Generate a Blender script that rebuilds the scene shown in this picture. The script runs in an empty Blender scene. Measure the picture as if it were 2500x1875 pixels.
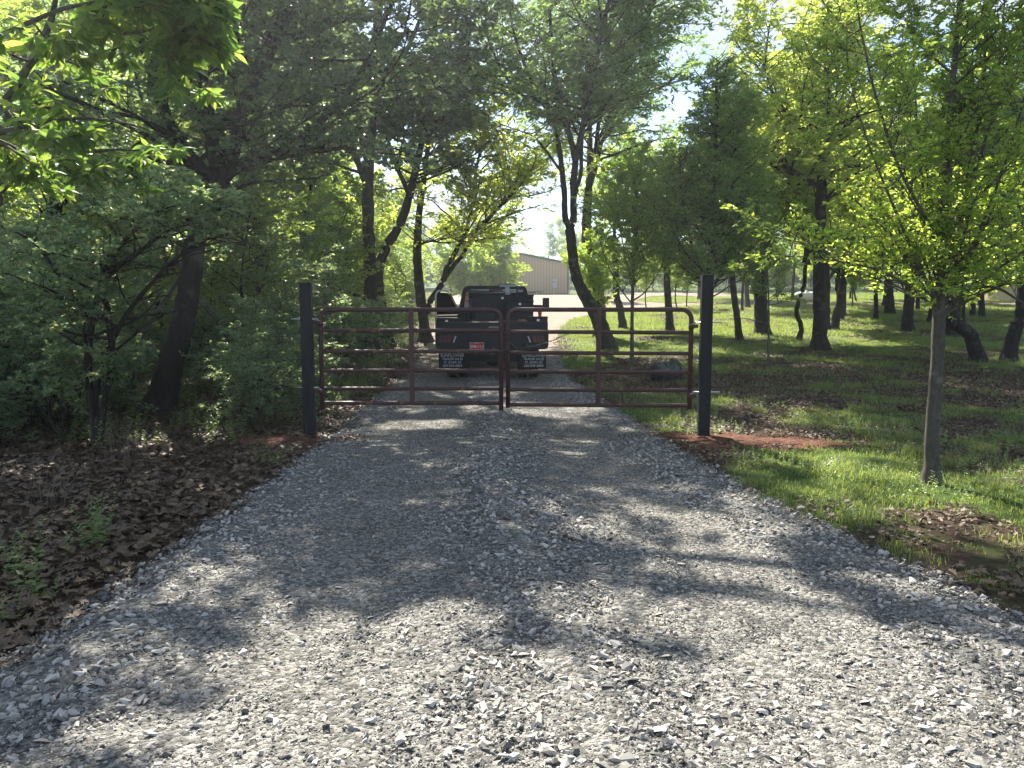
import bpy, math, random
import numpy as np
from mathutils import Vector, Matrix, Euler

# ------------------------------------------------------------------ camera, light, exposure
scene = bpy.context.scene
COL = scene.collection
F, CX, CY = 1850.0, 1250.0, 937.5
HORIZON = 747.0
PITCH = math.atan((CY - HORIZON) / F)
CAM = np.array([0.0, 0.0, 1.70])
cam_d = bpy.data.cameras.new("camera")
cam = bpy.data.objects.new("camera", cam_d)
COL.objects.link(cam)
cam.location = CAM
cam.rotation_euler = (math.radians(90) - PITCH, 0, 0)
cam_d.sensor_width = 36.0
cam_d.lens = 36.0 * F / 2500.0
cam_d.clip_start = 0.05
cam_d.clip_end = 2500
scene.camera = cam

SUN_EL, SUN_AZ = math.radians(44), math.radians(-17)      # azimuth from +Y, negative to the left
TO_SUN = np.array([math.sin(SUN_AZ) * math.cos(SUN_EL), math.cos(SUN_AZ) * math.cos(SUN_EL), math.sin(SUN_EL)])
world = bpy.data.worlds.new("World")
scene.world = world
world.use_nodes = True
wn, wl = world.node_tree.nodes, world.node_tree.links
wn.clear()
w_out = wn.new("ShaderNodeOutputWorld")
w_bg = wn.new("ShaderNodeBackground"); w_bg.inputs["Strength"].default_value = 0.07
w_sky = wn.new("ShaderNodeTexSky"); w_sky.sky_type = 'NISHITA'; w_sky.sun_disc = False
w_sky.sun_elevation = SUN_EL; w_sky.sun_rotation = SUN_AZ
w_sky.air_density = 0.75; w_sky.dust_density = 0.3; w_sky.ozone_density = 1.0
# broken cloud over the clear sky, projected on a high flat layer
tc = wn.new("ShaderNodeTexCoord")
sep = wn.new("ShaderNodeSeparateXYZ"); wl.new(tc.outputs["Generated"], sep.inputs[0])
def wmath(op, a, b=None):
    n = wn.new("ShaderNodeMath"); n.operation = op
    for i, v in enumerate((a, b)):
        if v is None: continue
        if isinstance(v, (int, float)): n.inputs[i].default_value = v
        else: wl.new(v, n.inputs[i])
    return n.outputs[0]
zz = wmath('ADD', wmath('MAXIMUM', sep.outputs[2], 0.0), 0.12)
cmb = wn.new("ShaderNodeCombineXYZ")
wl.new(wmath('DIVIDE', sep.outputs[0], zz), cmb.inputs[0]); wl.new(wmath('DIVIDE', sep.outputs[1], zz), cmb.inputs[1])
cn = wn.new("ShaderNodeTexNoise"); cn.inputs["Scale"].default_value = 1.15; cn.inputs["Detail"].default_value = 9
cn.inputs["Roughness"].default_value = 0.58; cn.inputs["Distortion"].default_value = 0.2
mp = wn.new("ShaderNodeMapping"); mp.inputs["Location"].default_value = (5.1, .6, 0)
wl.new(cmb.outputs[0], mp.inputs[0]); wl.new(mp.outputs[0], cn.inputs["Vector"])
cr = wn.new("ShaderNodeValToRGB"); cr.color_ramp.elements[0].position = 0.47; cr.color_ramp.elements[1].position = 0.62
wl.new(cn.outputs["Fac"], cr.inputs[0])
cc = wn.new("ShaderNodeValToRGB")
cc.color_ramp.elements[0].position = 0.45; cc.color_ramp.elements[0].color = (4.2, 4.3, 4.5, 1)
cc.color_ramp.elements[1].position = 0.75; cc.color_ramp.elements[1].color = (2.2, 2.6, 3.2, 1)
wl.new(cn.outputs["Fac"], cc.inputs[0])
wm = wn.new("ShaderNodeMix"); wm.data_type = 'RGBA'
wl.new(cr.outputs[0], wm.inputs["Factor"]); wl.new(w_sky.outputs[0], wm.inputs["A"]); wl.new(cc.outputs[0], wm.inputs["B"])
wl.new(wm.outputs["Result"], w_bg.inputs["Color"]); wl.new(w_bg.outputs[0], w_out.inputs[0])

sun_d = bpy.data.lights.new("sun", 'SUN'); sun_d.energy = 4.6; sun_d.angle = math.radians(0.53); sun_d.color = (1.0, 0.93, 0.80)
sun = bpy.data.objects.new("sun", sun_d); COL.objects.link(sun)
sun.rotation_euler = Vector(TO_SUN).to_track_quat('Z', 'Y').to_euler(); sun.location = (0, 0, 40)

vs = scene.view_settings
vs.view_transform = 'Standard'; vs.look = 'None'; vs.gamma = 1.0; vs.use_curve_mapping = False
vs.exposure = 1.9
cy = scene.cycles
cy.use_denoising = True
cy.max_bounces = 7; cy.diffuse_bounces = 4; cy.glossy_bounces = 2; cy.transmission_bounces = 4; cy.transparent_max_bounces = 6
cy.caustics_reflective = False; cy.caustics_refractive = False
cy.sample_clamp_indirect = 6.0

# ------------------------------------------------------------------ helpers
RS = np.random.RandomState
def norm(v):
    v = np.asarray(v, float)
    return v / np.maximum(np.linalg.norm(v, axis=-1, keepdims=True), 1e-9)
UP = np.array([0, 0, 1.0])

_grids = {}
def vnoise(x, y, scale, seed=0):
    """smooth value noise 0..1"""
    if seed not in _grids: _grids[seed] = RS(seed + 77).rand(128, 128)
    g = _grids[seed]
    x = np.asarray(x, float) / scale + 1000; y = np.asarray(y, float) / scale + 1000
    ix, iy = np.floor(x).astype(int), np.floor(y).astype(int)
    fx, fy = x - ix, y - iy
    fx = fx * fx * (3 - 2 * fx); fy = fy * fy * (3 - 2 * fy)
    a, b = g[ix % 128, iy % 128], g[(ix + 1) % 128, iy % 128]
    c, d = g[ix % 128, (iy + 1) % 128], g[(ix + 1) % 128, (iy + 1) % 128]
    return (a * (1 - fx) + b * fx) * (1 - fy) + (c * (1 - fx) + d * fx) * fy
def fbm(x, y, scale, seed=0, n=3):
    s, a, t = 0, 1.0, 0
    for i in range(n):
        s = s + a * vnoise(x, y, scale / 2 ** i, seed + i); t += a; a *= 0.5
    return s / t
def sstep(a, b, x):
    t = np.clip((np.asarray(x, float) - a) / (b - a), 0, 1); return t * t * (3 - 2 * t)

def slope(y):
    y = np.asarray(y, float)
    q = np.clip(y - 15, 0, 10)
    return q * q / 20 * 0.05 + np.clip(y - 25, 0, 55) * 0.05 + np.clip(y - 80, 0, 400) * 0.012 + np.clip(y - 92, 0, 90) * .055
YL = [-6, 0, 4, 6.4, 10, 13, 18, 25, 34, 60, 82]
XL_ = [-2.75, -2.6, -2.5, -2.42, -2.4, -2.55, -2.6, -3.0, -3.6, -6, -6]
YR = [-6, 0, 4.2, 6.5, 8.5, 10.4, 13, 18, 25, 33, 40, 46, 51, 55, 62, 72, 82]
XR_ = [3.9, 3.3, 2.85, 2.3, 2.05, 1.95, 1.75, 1.35, 1.6, 2.1, 3.2, 5.2, 9, 13.5, 10, 13, 13]
def xl(y): return np.interp(y, YL, XL_)
def xr(y): return np.interp(y, YR, XR_)
def on_drive(x, y):
    """signed metres inside the gravel edge"""
    w = (vnoise(x, y, 0.5, 5) - .5) * 0.16 + (vnoise(x, y, 0.16, 6) - .5) * 0.08
    return np.minimum(x - xl(y), xr(y) - x) + w
def gz(x, y):
    """the ground"""
    x = np.asarray(x, float); y = np.asarray(y, float)
    d = np.minimum(x - xl(y), xr(y) - x)
    rough = (fbm(x, y, 2.2, 11) - .5) * 0.16 + (fbm(x, y, 0.5, 21) - .5) * 0.05
    far = (fbm(x, y, 14, 31) - .5) * 0.7 * sstep(12, 40, np.abs(x)) * sstep(10, 30, y)
    return slope(y) + rough * sstep(0.1, -1.0, d) + far - 0.02 * sstep(-.4, .2, d)
def dz(x, y):
    """top of the gravel"""
    x = np.asarray(x, float); y = np.asarray(y, float)
    d = np.minimum(x - xl(y), xr(y) - x)
    u = (x - xl(y)) / (xr(y) - xl(y))
    prof = 0.05 * sstep(-0.12, 0.35, d) - 0.05
    crown = 0.05 * np.sin(np.pi * np.clip(u, 0, 1))
    nar = sstep(30, 18, y)
    # loose stone thrown up between the wheel tracks and along the margins
    ridge = 0.030 * np.exp(-((u - .50 - .015 * np.sin(y * .7)) / .055) ** 2) + 0.03 * np.exp(-((u - .91) / .05) ** 2) + 0.02 * np.exp(-((u - .07) / .04) ** 2)
    rut = -0.014 * np.exp(-((u - .28) / .08) ** 2) - 0.014 * np.exp(-((u - .72) / .08) ** 2)
    wob = (fbm(x, y, 0.9, 41) - .5) * 0.03 + (fbm(x, y, .22, 51) - .5) * 0.014
    return slope(y) + prof + crown * nar + (ridge + rut) * nar + wob * sstep(0, .5, d) + 0.008

def ray(px, py):
    v = np.array([(px - CX) / F, 1.0, -(py - CY) / F])
    c, s = math.cos(-PITCH), math.sin(-PITCH)
    return np.array([v[0], v[1] * c - v[2] * s, v[1] * s + v[2] * c])
def at(px, py, Y):
    r = ray(px, py); return CAM + r * (Y / r[1])
def hit(px, py):
    r = ray(px, py); t = 2.0
    while t < 300:
        p = CAM + r * t
        if p[2] <= slope(p[1]): break
        t += 0.05
    return np.array([p[0], p[1], float(gz(p[0], p[1]))])

# ---- object making
def tag(o, label=None, cat=None, group=None, kind=None):
    if label: o["label"] = label
    if cat: o["category"] = cat
    if group: o["group"] = group
    if kind: o["kind"] = kind
    return o
def link(name, data, parent=None, loc=None, rot=None):
    o = bpy.data.objects.new(name, data); COL.objects.link(o)
    if parent is not None: o.parent = parent
    if loc is not None: o.location = loc
    if rot is not None: o.rotation_euler = rot
    return o
def empty(name, loc=(0, 0, 0), rz=0.0):
    o = bpy.data.objects.new(name, None); COL.objects.link(o)
    o.location = loc; o.rotation_euler = (0, 0, rz); o.empty_display_size = .2
    return o
def mesh_np(name, V, Fc, mat=None, smooth=False, quads=True):
    """V (n,3), Fc (m,k)"""
    me = bpy.data.meshes.new(name)
    V = np.ascontiguousarray(V, dtype=np.float32); Fc = np.ascontiguousarray(Fc, dtype=np.int32)
    me.vertices.add(len(V)); me.vertices.foreach_set("co", V.ravel())
    k = Fc.shape[1]
    me.loops.add(Fc.size); me.loops.foreach_set("vertex_index", Fc.ravel())
    me.polygons.add(len(Fc)); me.polygons.foreach_set("loop_start", np.arange(len(Fc), dtype=np.int32) * k)
    me.update(calc_edges=True)
    me.shade_smooth() if smooth else me.shade_flat()
    if mat: me.materials.append(mat)
    return me
class MB:
    """collects primitive shapes, becomes one mesh"""
    def __init__(s): s.v, s.f, s.sm = [], [], []
    def add(s, v, f, smooth=False):
        b = len(s.v); s.v += [tuple(map(float, p)) for p in v]
        s.f += [tuple(b + i for i in q) for q in f]; s.sm += [smooth] * len(f); return s
    def box(s, c, d, rot=None, taper=None):
        x, y, z = [k / 2 for k in d]
        pts = [(-x, -y, -z), (x, -y, -z), (x, y, -z), (-x, y, -z), (-x, -y, z), (x, -y, z), (x, y, z), (-x, y, z)]
        if taper: pts = [(p[0] * (taper[0] if p[2] > 0 else 1), p[1] * (taper[1] if p[2] > 0 else 1), p[2]) for p in pts]
        m = Euler(rot).to_matrix() if rot else None
        pts = [(Vector(p) if m is None else m @ Vector(p)) + Vector(c) for p in pts]
        return s.add(pts, [(0, 3, 2, 1), (4, 5, 6, 7), (0, 1, 5, 4), (1, 2, 6, 5), (2, 3, 7, 6), (3, 0, 4, 7)])
    def tube(s, pts, r, n=10, caps=True, closed=False):
        P = [Vector(p) for p in pts]; k = len(P)
        R = [r] * k if isinstance(r, (int, float)) else list(r)
        vs_, fs = [], []
        prev = None
        for i, p in enumerate(P):
            a = P[(i - 1) % k] if (i > 0 or closed) else p; b = P[(i + 1) % k] if (i < k - 1 or closed) else p
            t = (b - a).normalized()
            if prev is None:
                u = t.cross(Vector((0, 0, 1)));
                if u.length < .1: u = t.cross(Vector((1, 0, 0)))
            else: u = prev - t * prev.dot(t)
            u.normalize(); prev = u; w = t.cross(u)
            for j in range(n):
                q = 2 * math.pi * j / n; vs_.append(p + (u * math.cos(q) + w * math.sin(q)) * R[i])
        for i in range(k - (0 if closed else 1)):
            for j in range(n):
                i2 = (i + 1) % k
                fs.append((i * n + j, i * n + (j + 1) % n, i2 * n + (j + 1) % n, i2 * n + j))
        s.add(vs_, fs, True)
        if caps and not closed:
            b = len(s.v) - k * n
            s.f += [tuple(b + j for j in reversed(range(n))), tuple(b + (k - 1) * n + j for j in range(n))]; s.sm += [False] * 2
        return s
    def lathe(s, prof, n=20, M=None, smooth=True, cap=True):
        vs_, fs = [], []
        for (r, z) in prof:
            for j in range(n):
                q = 2 * math.pi * j / n; p = Vector((r * math.cos(q), r * math.sin(q), z)); vs_.append(M @ p if M else p)
        for i in range(len(prof) - 1):
            for j in range(n): fs.append((i * n + j, i * n + (j + 1) % n, (i + 1) * n + (j + 1) % n, (i + 1) * n + j))
        s.add(vs_, fs, smooth)
        if cap:
            b = len(s.v) - len(prof) * n
            if prof[0][0] > 1e-4: s.f.append(tuple(b + j for j in reversed(range(n)))); s.sm.append(False)
            if prof[-1][0] > 1e-4: s.f.append(tuple(b + (len(prof) - 1) * n + j for j in range(n))); s.sm.append(False)
        return s
    def prism(s, poly, y0, y1, axis='y'):
        """poly of (a,b); axis y: a=x, b=z; axis x: a=y, b=z; axis z: a=x,b=y"""
        n = len(poly)
        mk = {'y': lambda a, b, t: (a, t, b), 'x': lambda a, b, t: (t, a, b), 'z': lambda a, b, t: (a, b, t)}[axis]
        v = [mk(a, b, y0) for a, b in poly] + [mk(a, b, y1) for a, b in poly]
        f = [tuple(range(n)), tuple(reversed(range(n, 2 * n)))] + [(i, n + i, n + (i + 1) % n, (i + 1) % n) for i in range(n)]
        return s.add(v, f)
    def build(s, name, mat, parent=None, bevel=0, loc=None, rot=None):
        me = bpy.data.meshes.new(name); me.from_pydata(s.v, [], s.f)
        me.polygons.foreach_set("use_smooth", s.sm)
        me.materials.append(mat); me.update()
        import bmesh
        bm = bmesh.new(); bm.from_mesh(me); bmesh.ops.recalc_face_normals(bm, faces=bm.faces); bm.to_mesh(me); bm.free()
        o = link(name, me, parent, loc, rot)
        if bevel:
            m = o.modifiers.new("bevel", 'BEVEL'); m.width = bevel; m.segments = 2; m.limit_method = 'ANGLE'; m.angle_limit = math.radians(50)
        return o

def tubes(P, R, sides):
    """P (N,S,3) R (N,S) -> verts, quads"""
    N, S, _ = P.shape
    T = norm(np.gradient(P, axis=1))
    ref = np.where(np.abs(T[..., 2:3]) > .9, np.array([1.0, 0, 0]), UP)
    U = norm(np.cross(T, ref)); W = np.cross(T, U)
    a = np.arange(sides) * 2 * np.pi / sides
    V = P[:, :, None] + R[:, :, None, None] * (U[:, :, None] * np.cos(a)[:, None] + W[:, :, None] * np.sin(a)[:, None])
    idx = np.arange(N * S * sides).reshape(N, S, sides)
    A, B = idx[:, :-1], idx[:, 1:]
    Fq = np.stack([A, np.roll(A, -1, 2), np.roll(B, -1, 2), B], -1).reshape(-1, 4)
    return V.reshape(-1, 3), Fq
def smooth_path(pts, rad, n):
    """Catmull-Rom resample"""
    P = np.asarray(pts, float); R = np.asarray(rad, float)
    Q = np.vstack([2 * P[0] - P[1], P, 2 * P[-1] - P[-2]])
    k = len(P); u = np.linspace(0, k - 1 - 1e-6, n); i = u.astype(int); f = (u - i)[:, None]
    p0, p1, p2, p3 = Q[i], Q[i + 1], Q[i + 2], Q[i + 3]
    O = .5 * (2 * p1 + (p2 - p0) * f + (2 * p0 - 5 * p1 + 4 * p2 - p3) * f ** 2 + (3 * p1 - p0 - 3 * p2 + p3) * f ** 3)
    return O, np.interp(u, np.arange(k), R)

# ------------------------------------------------------------------ materials
def new_mat(name):
    m = bpy.data.materials.new(name); m.use_nodes = True
    nt = m.node_tree; nt.nodes.clear()
    return m, nt.nodes, nt.links
def principled(name, color, rough=.6, metal=0.0, noise=None, bump=None, spec=.4, trans=0.0, emit=None, coat=0):
    """noise=(scale, darker color, amount) ; bump=(scale, strength, distance)"""
    m, N, L = new_mat(name)
    out = N.new("ShaderNodeOutputMaterial"); b = N.new("ShaderNodeBsdfPrincipled"); L.new(b.outputs[0], out.inputs[0])
    b.inputs["Base Color"].default_value = (*color, 1); b.inputs["Roughness"].default_value = rough
    b.inputs["Metallic"].default_value = metal; b.inputs["Specular IOR Level"].default_value = spec
    b.inputs["Transmission Weight"].default_value = trans; b.inputs["Coat Weight"].default_value = coat
    if emit: b.inputs["Emission Color"].default_value = (*emit[0], 1); b.inputs["Emission Strength"].default_value = emit[1]
    co = N.new("ShaderNodeTexCoord")
    if noise:
        t = N.new("ShaderNodeTexNoise"); t.inputs["Scale"].default_value = noise[0]; t.inputs["Detail"].default_value = 7; t.inputs["Roughness"].default_value = .65
        L.new(co.outputs["Object"], t.inputs["Vector"])
        r = N.new("ShaderNodeValToRGB"); r.color_ramp.elements[0].position = .5 - noise[2] / 2; r.color_ramp.elements[1].position = .5 + noise[2] / 2
        r.color_ramp.elements[0].color = (*noise[1], 1); r.color_ramp.elements[1].color = (*color, 1)
        L.new(t.outputs["Fac"], r.inputs[0]); L.new(r.outputs[0], b.inputs["Base Color"])
        rr = N.new("ShaderNodeMapRange"); rr.inputs[3].default_value = min(1, rough + .12); rr.inputs[4].default_value = max(.05, rough - .1)
        L.new(t.outputs["Fac"], rr.inputs[0]); L.new(rr.outputs[0], b.inputs["Roughness"])
    if bump:
        t = N.new("ShaderNodeTexNoise"); t.inputs["Scale"].default_value = bump[0]; t.inputs["Detail"].default_value = 6
        L.new(co.outputs["Object"], t.inputs["Vector"])
        bp = N.new("ShaderNodeBump"); bp.inputs["Strength"].default_value = bump[1]; bp.inputs["Distance"].default_value = bump[2]
        L.new(t.outputs["Fac"], bp.inputs["Height"]); L.new(bp.outputs[0], b.inputs["Normal"])
    return m
def leaf_mat(name, cols, tcols, translucent=.5, rough=.42, scale=.35):
    """every leaf picks its own shade; whole sprays drift a little too"""
    if translucent > .2:
        cols = [(c[0] * 1.6, c[1] * 1.45, c[2] * 2.1) for c in cols]; tcols = [(min(.85, c[0] * 1.9), min(.9, c[1] * 1.6), c[2] * 2.6) for c in tcols]; translucent = min(.62, translucent * 1.2)
    m, N, L = new_mat(name)
    out = N.new("ShaderNodeOutputMaterial"); geo = N.new("ShaderNodeNewGeometry"); co = N.new("ShaderNodeTexCoord")
    no = N.new("ShaderNodeTexNoise"); no.inputs["Scale"].default_value = scale; no.inputs["Detail"].default_value = 2
    L.new(co.outputs["Object"], no.inputs["Vector"])
    mx = N.new("ShaderNodeMath"); mx.operation = 'MULTIPLY_ADD'; mx.inputs[1].default_value = .6
    L.new(geo.outputs["Random Per Island"], mx.inputs[0])
    m2 = N.new("ShaderNodeMath"); m2.operation = 'MULTIPLY'; m2.inputs[1].default_value = .5
    L.new(no.outputs["Fac"], m2.inputs[0]); L.new(m2.outputs[0], mx.inputs[2])
    def ramp(cs):
        r = N.new("ShaderNodeValToRGB")
        while len(r.color_ramp.elements) < len(cs): r.color_ramp.elements.new(.5)
        for i, c in enumerate(cs):
            r.color_ramp.elements[i].position = .1 + .85 * i / (len(cs) - 1); r.color_ramp.elements[i].color = (*c, 1)
        L.new(mx.outputs[0], r.inputs[0]); return r
    b = N.new("ShaderNodeBsdfPrincipled"); b.inputs["Roughness"].default_value = rough; b.inputs["Specular IOR Level"].default_value = .5
    L.new(ramp(cols).outputs[0], b.inputs["Base Color"])
    t = N.new("ShaderNodeBsdfTranslucent"); L.new(ramp(tcols).outputs[0], t.inputs["Color"])
    mix = N.new("ShaderNodeMixShader"); mix.inputs[0].default_value = translucent
    L.new(b.outputs[0], mix.inputs[1]); L.new(t.outputs[0], mix.inputs[2]); L.new(mix.outputs[0], out.inputs[0])
    return m
def bark_mat(name, c1, c2, scale=14, stretch=.22):
    m, N, L = new_mat(name)
    out = N.new("ShaderNodeOutputMaterial"); b = N.new("ShaderNodeBsdfPrincipled"); L.new(b.outputs[0], out.inputs[0])
    b.inputs["Roughness"].default_value = .9; b.inputs["Specular IOR Level"].default_value = .25
    co = N.new("ShaderNodeTexCoord"); mp_ = N.new("ShaderNodeMapping"); mp_.inputs["Scale"].default_value = (1, 1, stretch)
    L.new(co.outputs["Object"], mp_.inputs[0])
    v = N.new("ShaderNodeTexNoise"); v.inputs["Scale"].default_value = scale; v.inputs["Detail"].default_value = 8; v.inputs["Roughness"].default_value = .7
    v.inputs["Distortion"].default_value = .8
    L.new(mp_.outputs[0], v.inputs["Vector"])
    n2 = N.new("ShaderNodeTexNoise"); n2.inputs["Scale"].default_value = 3.5; n2.inputs["Detail"].default_value = 5
    L.new(co.outputs["Object"], n2.inputs["Vector"])
    r = N.new("ShaderNodeValToRGB"); r.color_ramp.elements[0].position = .36; r.color_ramp.elements[1].position = .66
    r.color_ramp.elements[0].color = (*c1, 1); r.color_ramp.elements[1].color = (*c2, 1)
    L.new(v.outputs["Fac"], r.inputs[0])
    # pale lichen blotches
    r2 = N.new("ShaderNodeValToRGB"); r2.color_ramp.elements[0].position = .58; r2.color_ramp.elements[1].position = .68
    L.new(n2.outputs["Fac"], r2.inputs[0])
    mx = N.new("ShaderNodeMix"); mx.data_type = 'RGBA'; L.new(r2.outputs[0], mx.inputs["Factor"])
    L.new(r.outputs[0], mx.inputs["A"]); mx.inputs["B"].default_value = (c2[0] * 1.7, c2[1] * 1.8, c2[2] * 1.6, 1)
    L.new(mx.outputs["Result"], b.inputs["Base Color"])
    bp = N.new("ShaderNodeBump"); bp.inputs["Strength"].default_value = .9; bp.inputs["Distance"].default_value = .03
    L.new(v.outputs["Fac"], bp.inputs["Height"]); L.new(bp.outputs[0], b.inputs["Normal"])
    return m

M = {}
M['oak'] = leaf_mat("oak_leaves", [(.045, .085, .025), (.065, .12, .03), (.09, .15, .035), (.13, .18, .045)],
                    [(.12, .22, .04), (.2, .35, .045), (.32, .48, .05), (.48, .56, .06)], .45)
M['dark'] = leaf_mat("dark_leaves", [(.035, .065, .032), (.05, .09, .036), (.07, .12, .04)],
                     [(.08, .15, .045), (.13, .22, .05), (.2, .32, .055)], .36)
M['spring'] = leaf_mat("spring_leaves", [(.06, .11, .025), (.10, .16, .03), (.15, .20, .035), (.19, .19, .05)],
                       [(.2, .36, .04), (.32, .5, .05), (.45, .6, .06), (.6, .6, .12)], .52)
M['elm'] = leaf_mat("elm_leaves", [(.045, .09, .02), (.075, .13, .025), (.12, .18, .03), (.16, .22, .035)],
                    [(.16, .32, .03), (.26, .46, .035), (.4, .6, .045), (.52, .68, .05)], .5)
M['ash'] = leaf_mat("ash_leaves", [(.04, .08, .028), (.06, .11, .035), (.085, .14, .04)],
                    [(.12, .24, .04), (.18, .33, .05), (.28, .44, .055)], .42)
M['willow'] = leaf_mat("fine_leaves", [(.055, .11, .03), (.08, .145, .036), (.11, .17, .04)],
                       [(.15, .29, .035), (.23, .38, .04), (.33, .48, .045)], .46)
M['near'] = leaf_mat("near_leaves", [(.03, .065, .018), (.045, .095, .022), (.07, .12, .03), (.11, .15, .04)],
                     [(.07, .16, .02), (.12, .25, .025), (.22, .38, .03), (.38, .5, .05)], .42)
M['bush'] = leaf_mat("bush_leaves", [(.05, .10, .045), (.075, .135, .055), (.11, .165, .065), (.16, .175, .08)],
                     [(.10, .22, .06), (.16, .30, .07), (.26, .40, .08), (.40, .40, .11)], .42, rough=.36)
M['grass'] = leaf_mat("grass_blades", [(.05, .085, .03), (.075, .115, .035), (.11, .15, .045), (.15, .17, .06)],
                      [(.10, .17, .025), (.17, .26, .03), (.25, .35, .035), (.30, .37, .06)], .38, scale=1.2)
M['weed'] = leaf_mat("weed_leaves", [(.05, .09, .03), (.07, .12, .035), (.11, .16, .045)],
                     [(.14, .25, .04), (.22, .36, .05), (.34, .46, .06)], .4, scale=1.0)
M['litter'] = leaf_mat("fallen_leaves", [(.03, .02, .014), (.08, .053, .033), (.145, .098, .06), (.25, .18, .115)],
                       [(.06, .035, .015), (.10, .06, .03), (.16, .1, .05)], .12, rough=.6, scale=2.0)
M['bark'] = bark_mat("oak_bark", (.012, .010, .009), (.045, .038, .032))
M['bark_grey'] = bark_mat("ash_bark", (.022, .02, .018), (.07, .063, .054), 10)
M['bark_smooth'] = bark_mat("young_bark", (.07, .064, .055), (.13, .12, .10), 26, .5)

def ground_material():
    m, N, L = new_mat("forest_floor")
    out = N.new("ShaderNodeOutputMaterial"); b = N.new("ShaderNodeBsdfPrincipled"); L.new(b.outputs[0], out.inputs[0])
    b.inputs["Roughness"].default_value = .95; b.inputs["Specular IOR Level"].default_value = .15
    co = N.new("ShaderNodeTexCoord")
    def noise(s, d=6, r=.6):
        t = N.new("ShaderNodeTexNoise"); t.inputs["Scale"].default_value = s; t.inputs["Detail"].default_value = d; t.inputs["Roughness"].default_value = r
        L.new(co.outputs["Object"], t.inputs["Vector"]); return t
    def ramp(fac, stops):
        r = N.new("ShaderNodeValToRGB")
        while len(r.color_ramp.elements) < len(stops): r.color_ramp.elements.new(.5)
        for i, (p, c) in enumerate(stops): r.color_ramp.elements[i].position = p; r.color_ramp.elements[i].color = (*c, 1)
        L.new(fac, r.inputs[0]); return r.outputs[0]
    soil = ramp(noise(9, 9, .75).outputs["Fac"], [(.3, (.03, .02, .014)), (.5, (.075, .05, .034)), (.7, (.15, .105, .075))])
    green = ramp(noise(14, 8, .8).outputs["Fac"], [(.3, (.03, .05, .012)), (.55, (.07, .12, .022)), (.75, (.13, .17, .04))])
    att = N.new("ShaderNodeAttribute"); att.attribute_name = "grassy"
    ns = noise(3, 6, .7)
    ad = N.new("ShaderNodeMath"); ad.operation = 'ADD'; L.new(att.outputs["Fac"], ad.inputs[0]); L.new(ns.outputs["Fac"], ad.inputs[1])
    f = N.new("ShaderNodeMapRange"); f.inputs[1].default_value = .85; f.inputs[2].default_value = 1.15; L.new(ad.outputs[0], f.inputs[0])
    mx = N.new("ShaderNodeMix"); mx.data_type = 'RGBA'; L.new(f.outputs[0], mx.inputs["Factor"]); L.new(soil, mx.inputs["A"]); L.new(green, mx.inputs["B"])
    L.new(mx.outputs["Result"], b.inputs["Base Color"])
    bp = N.new("ShaderNodeBump"); bp.inputs["Strength"].default_value = 1; bp.inputs["Distance"].default_value = .04
    L.new(noise(22, 8, .8).outputs["Fac"], bp.inputs["Height"]); L.new(bp.outputs[0], b.inputs["Normal"])
    return m
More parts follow.
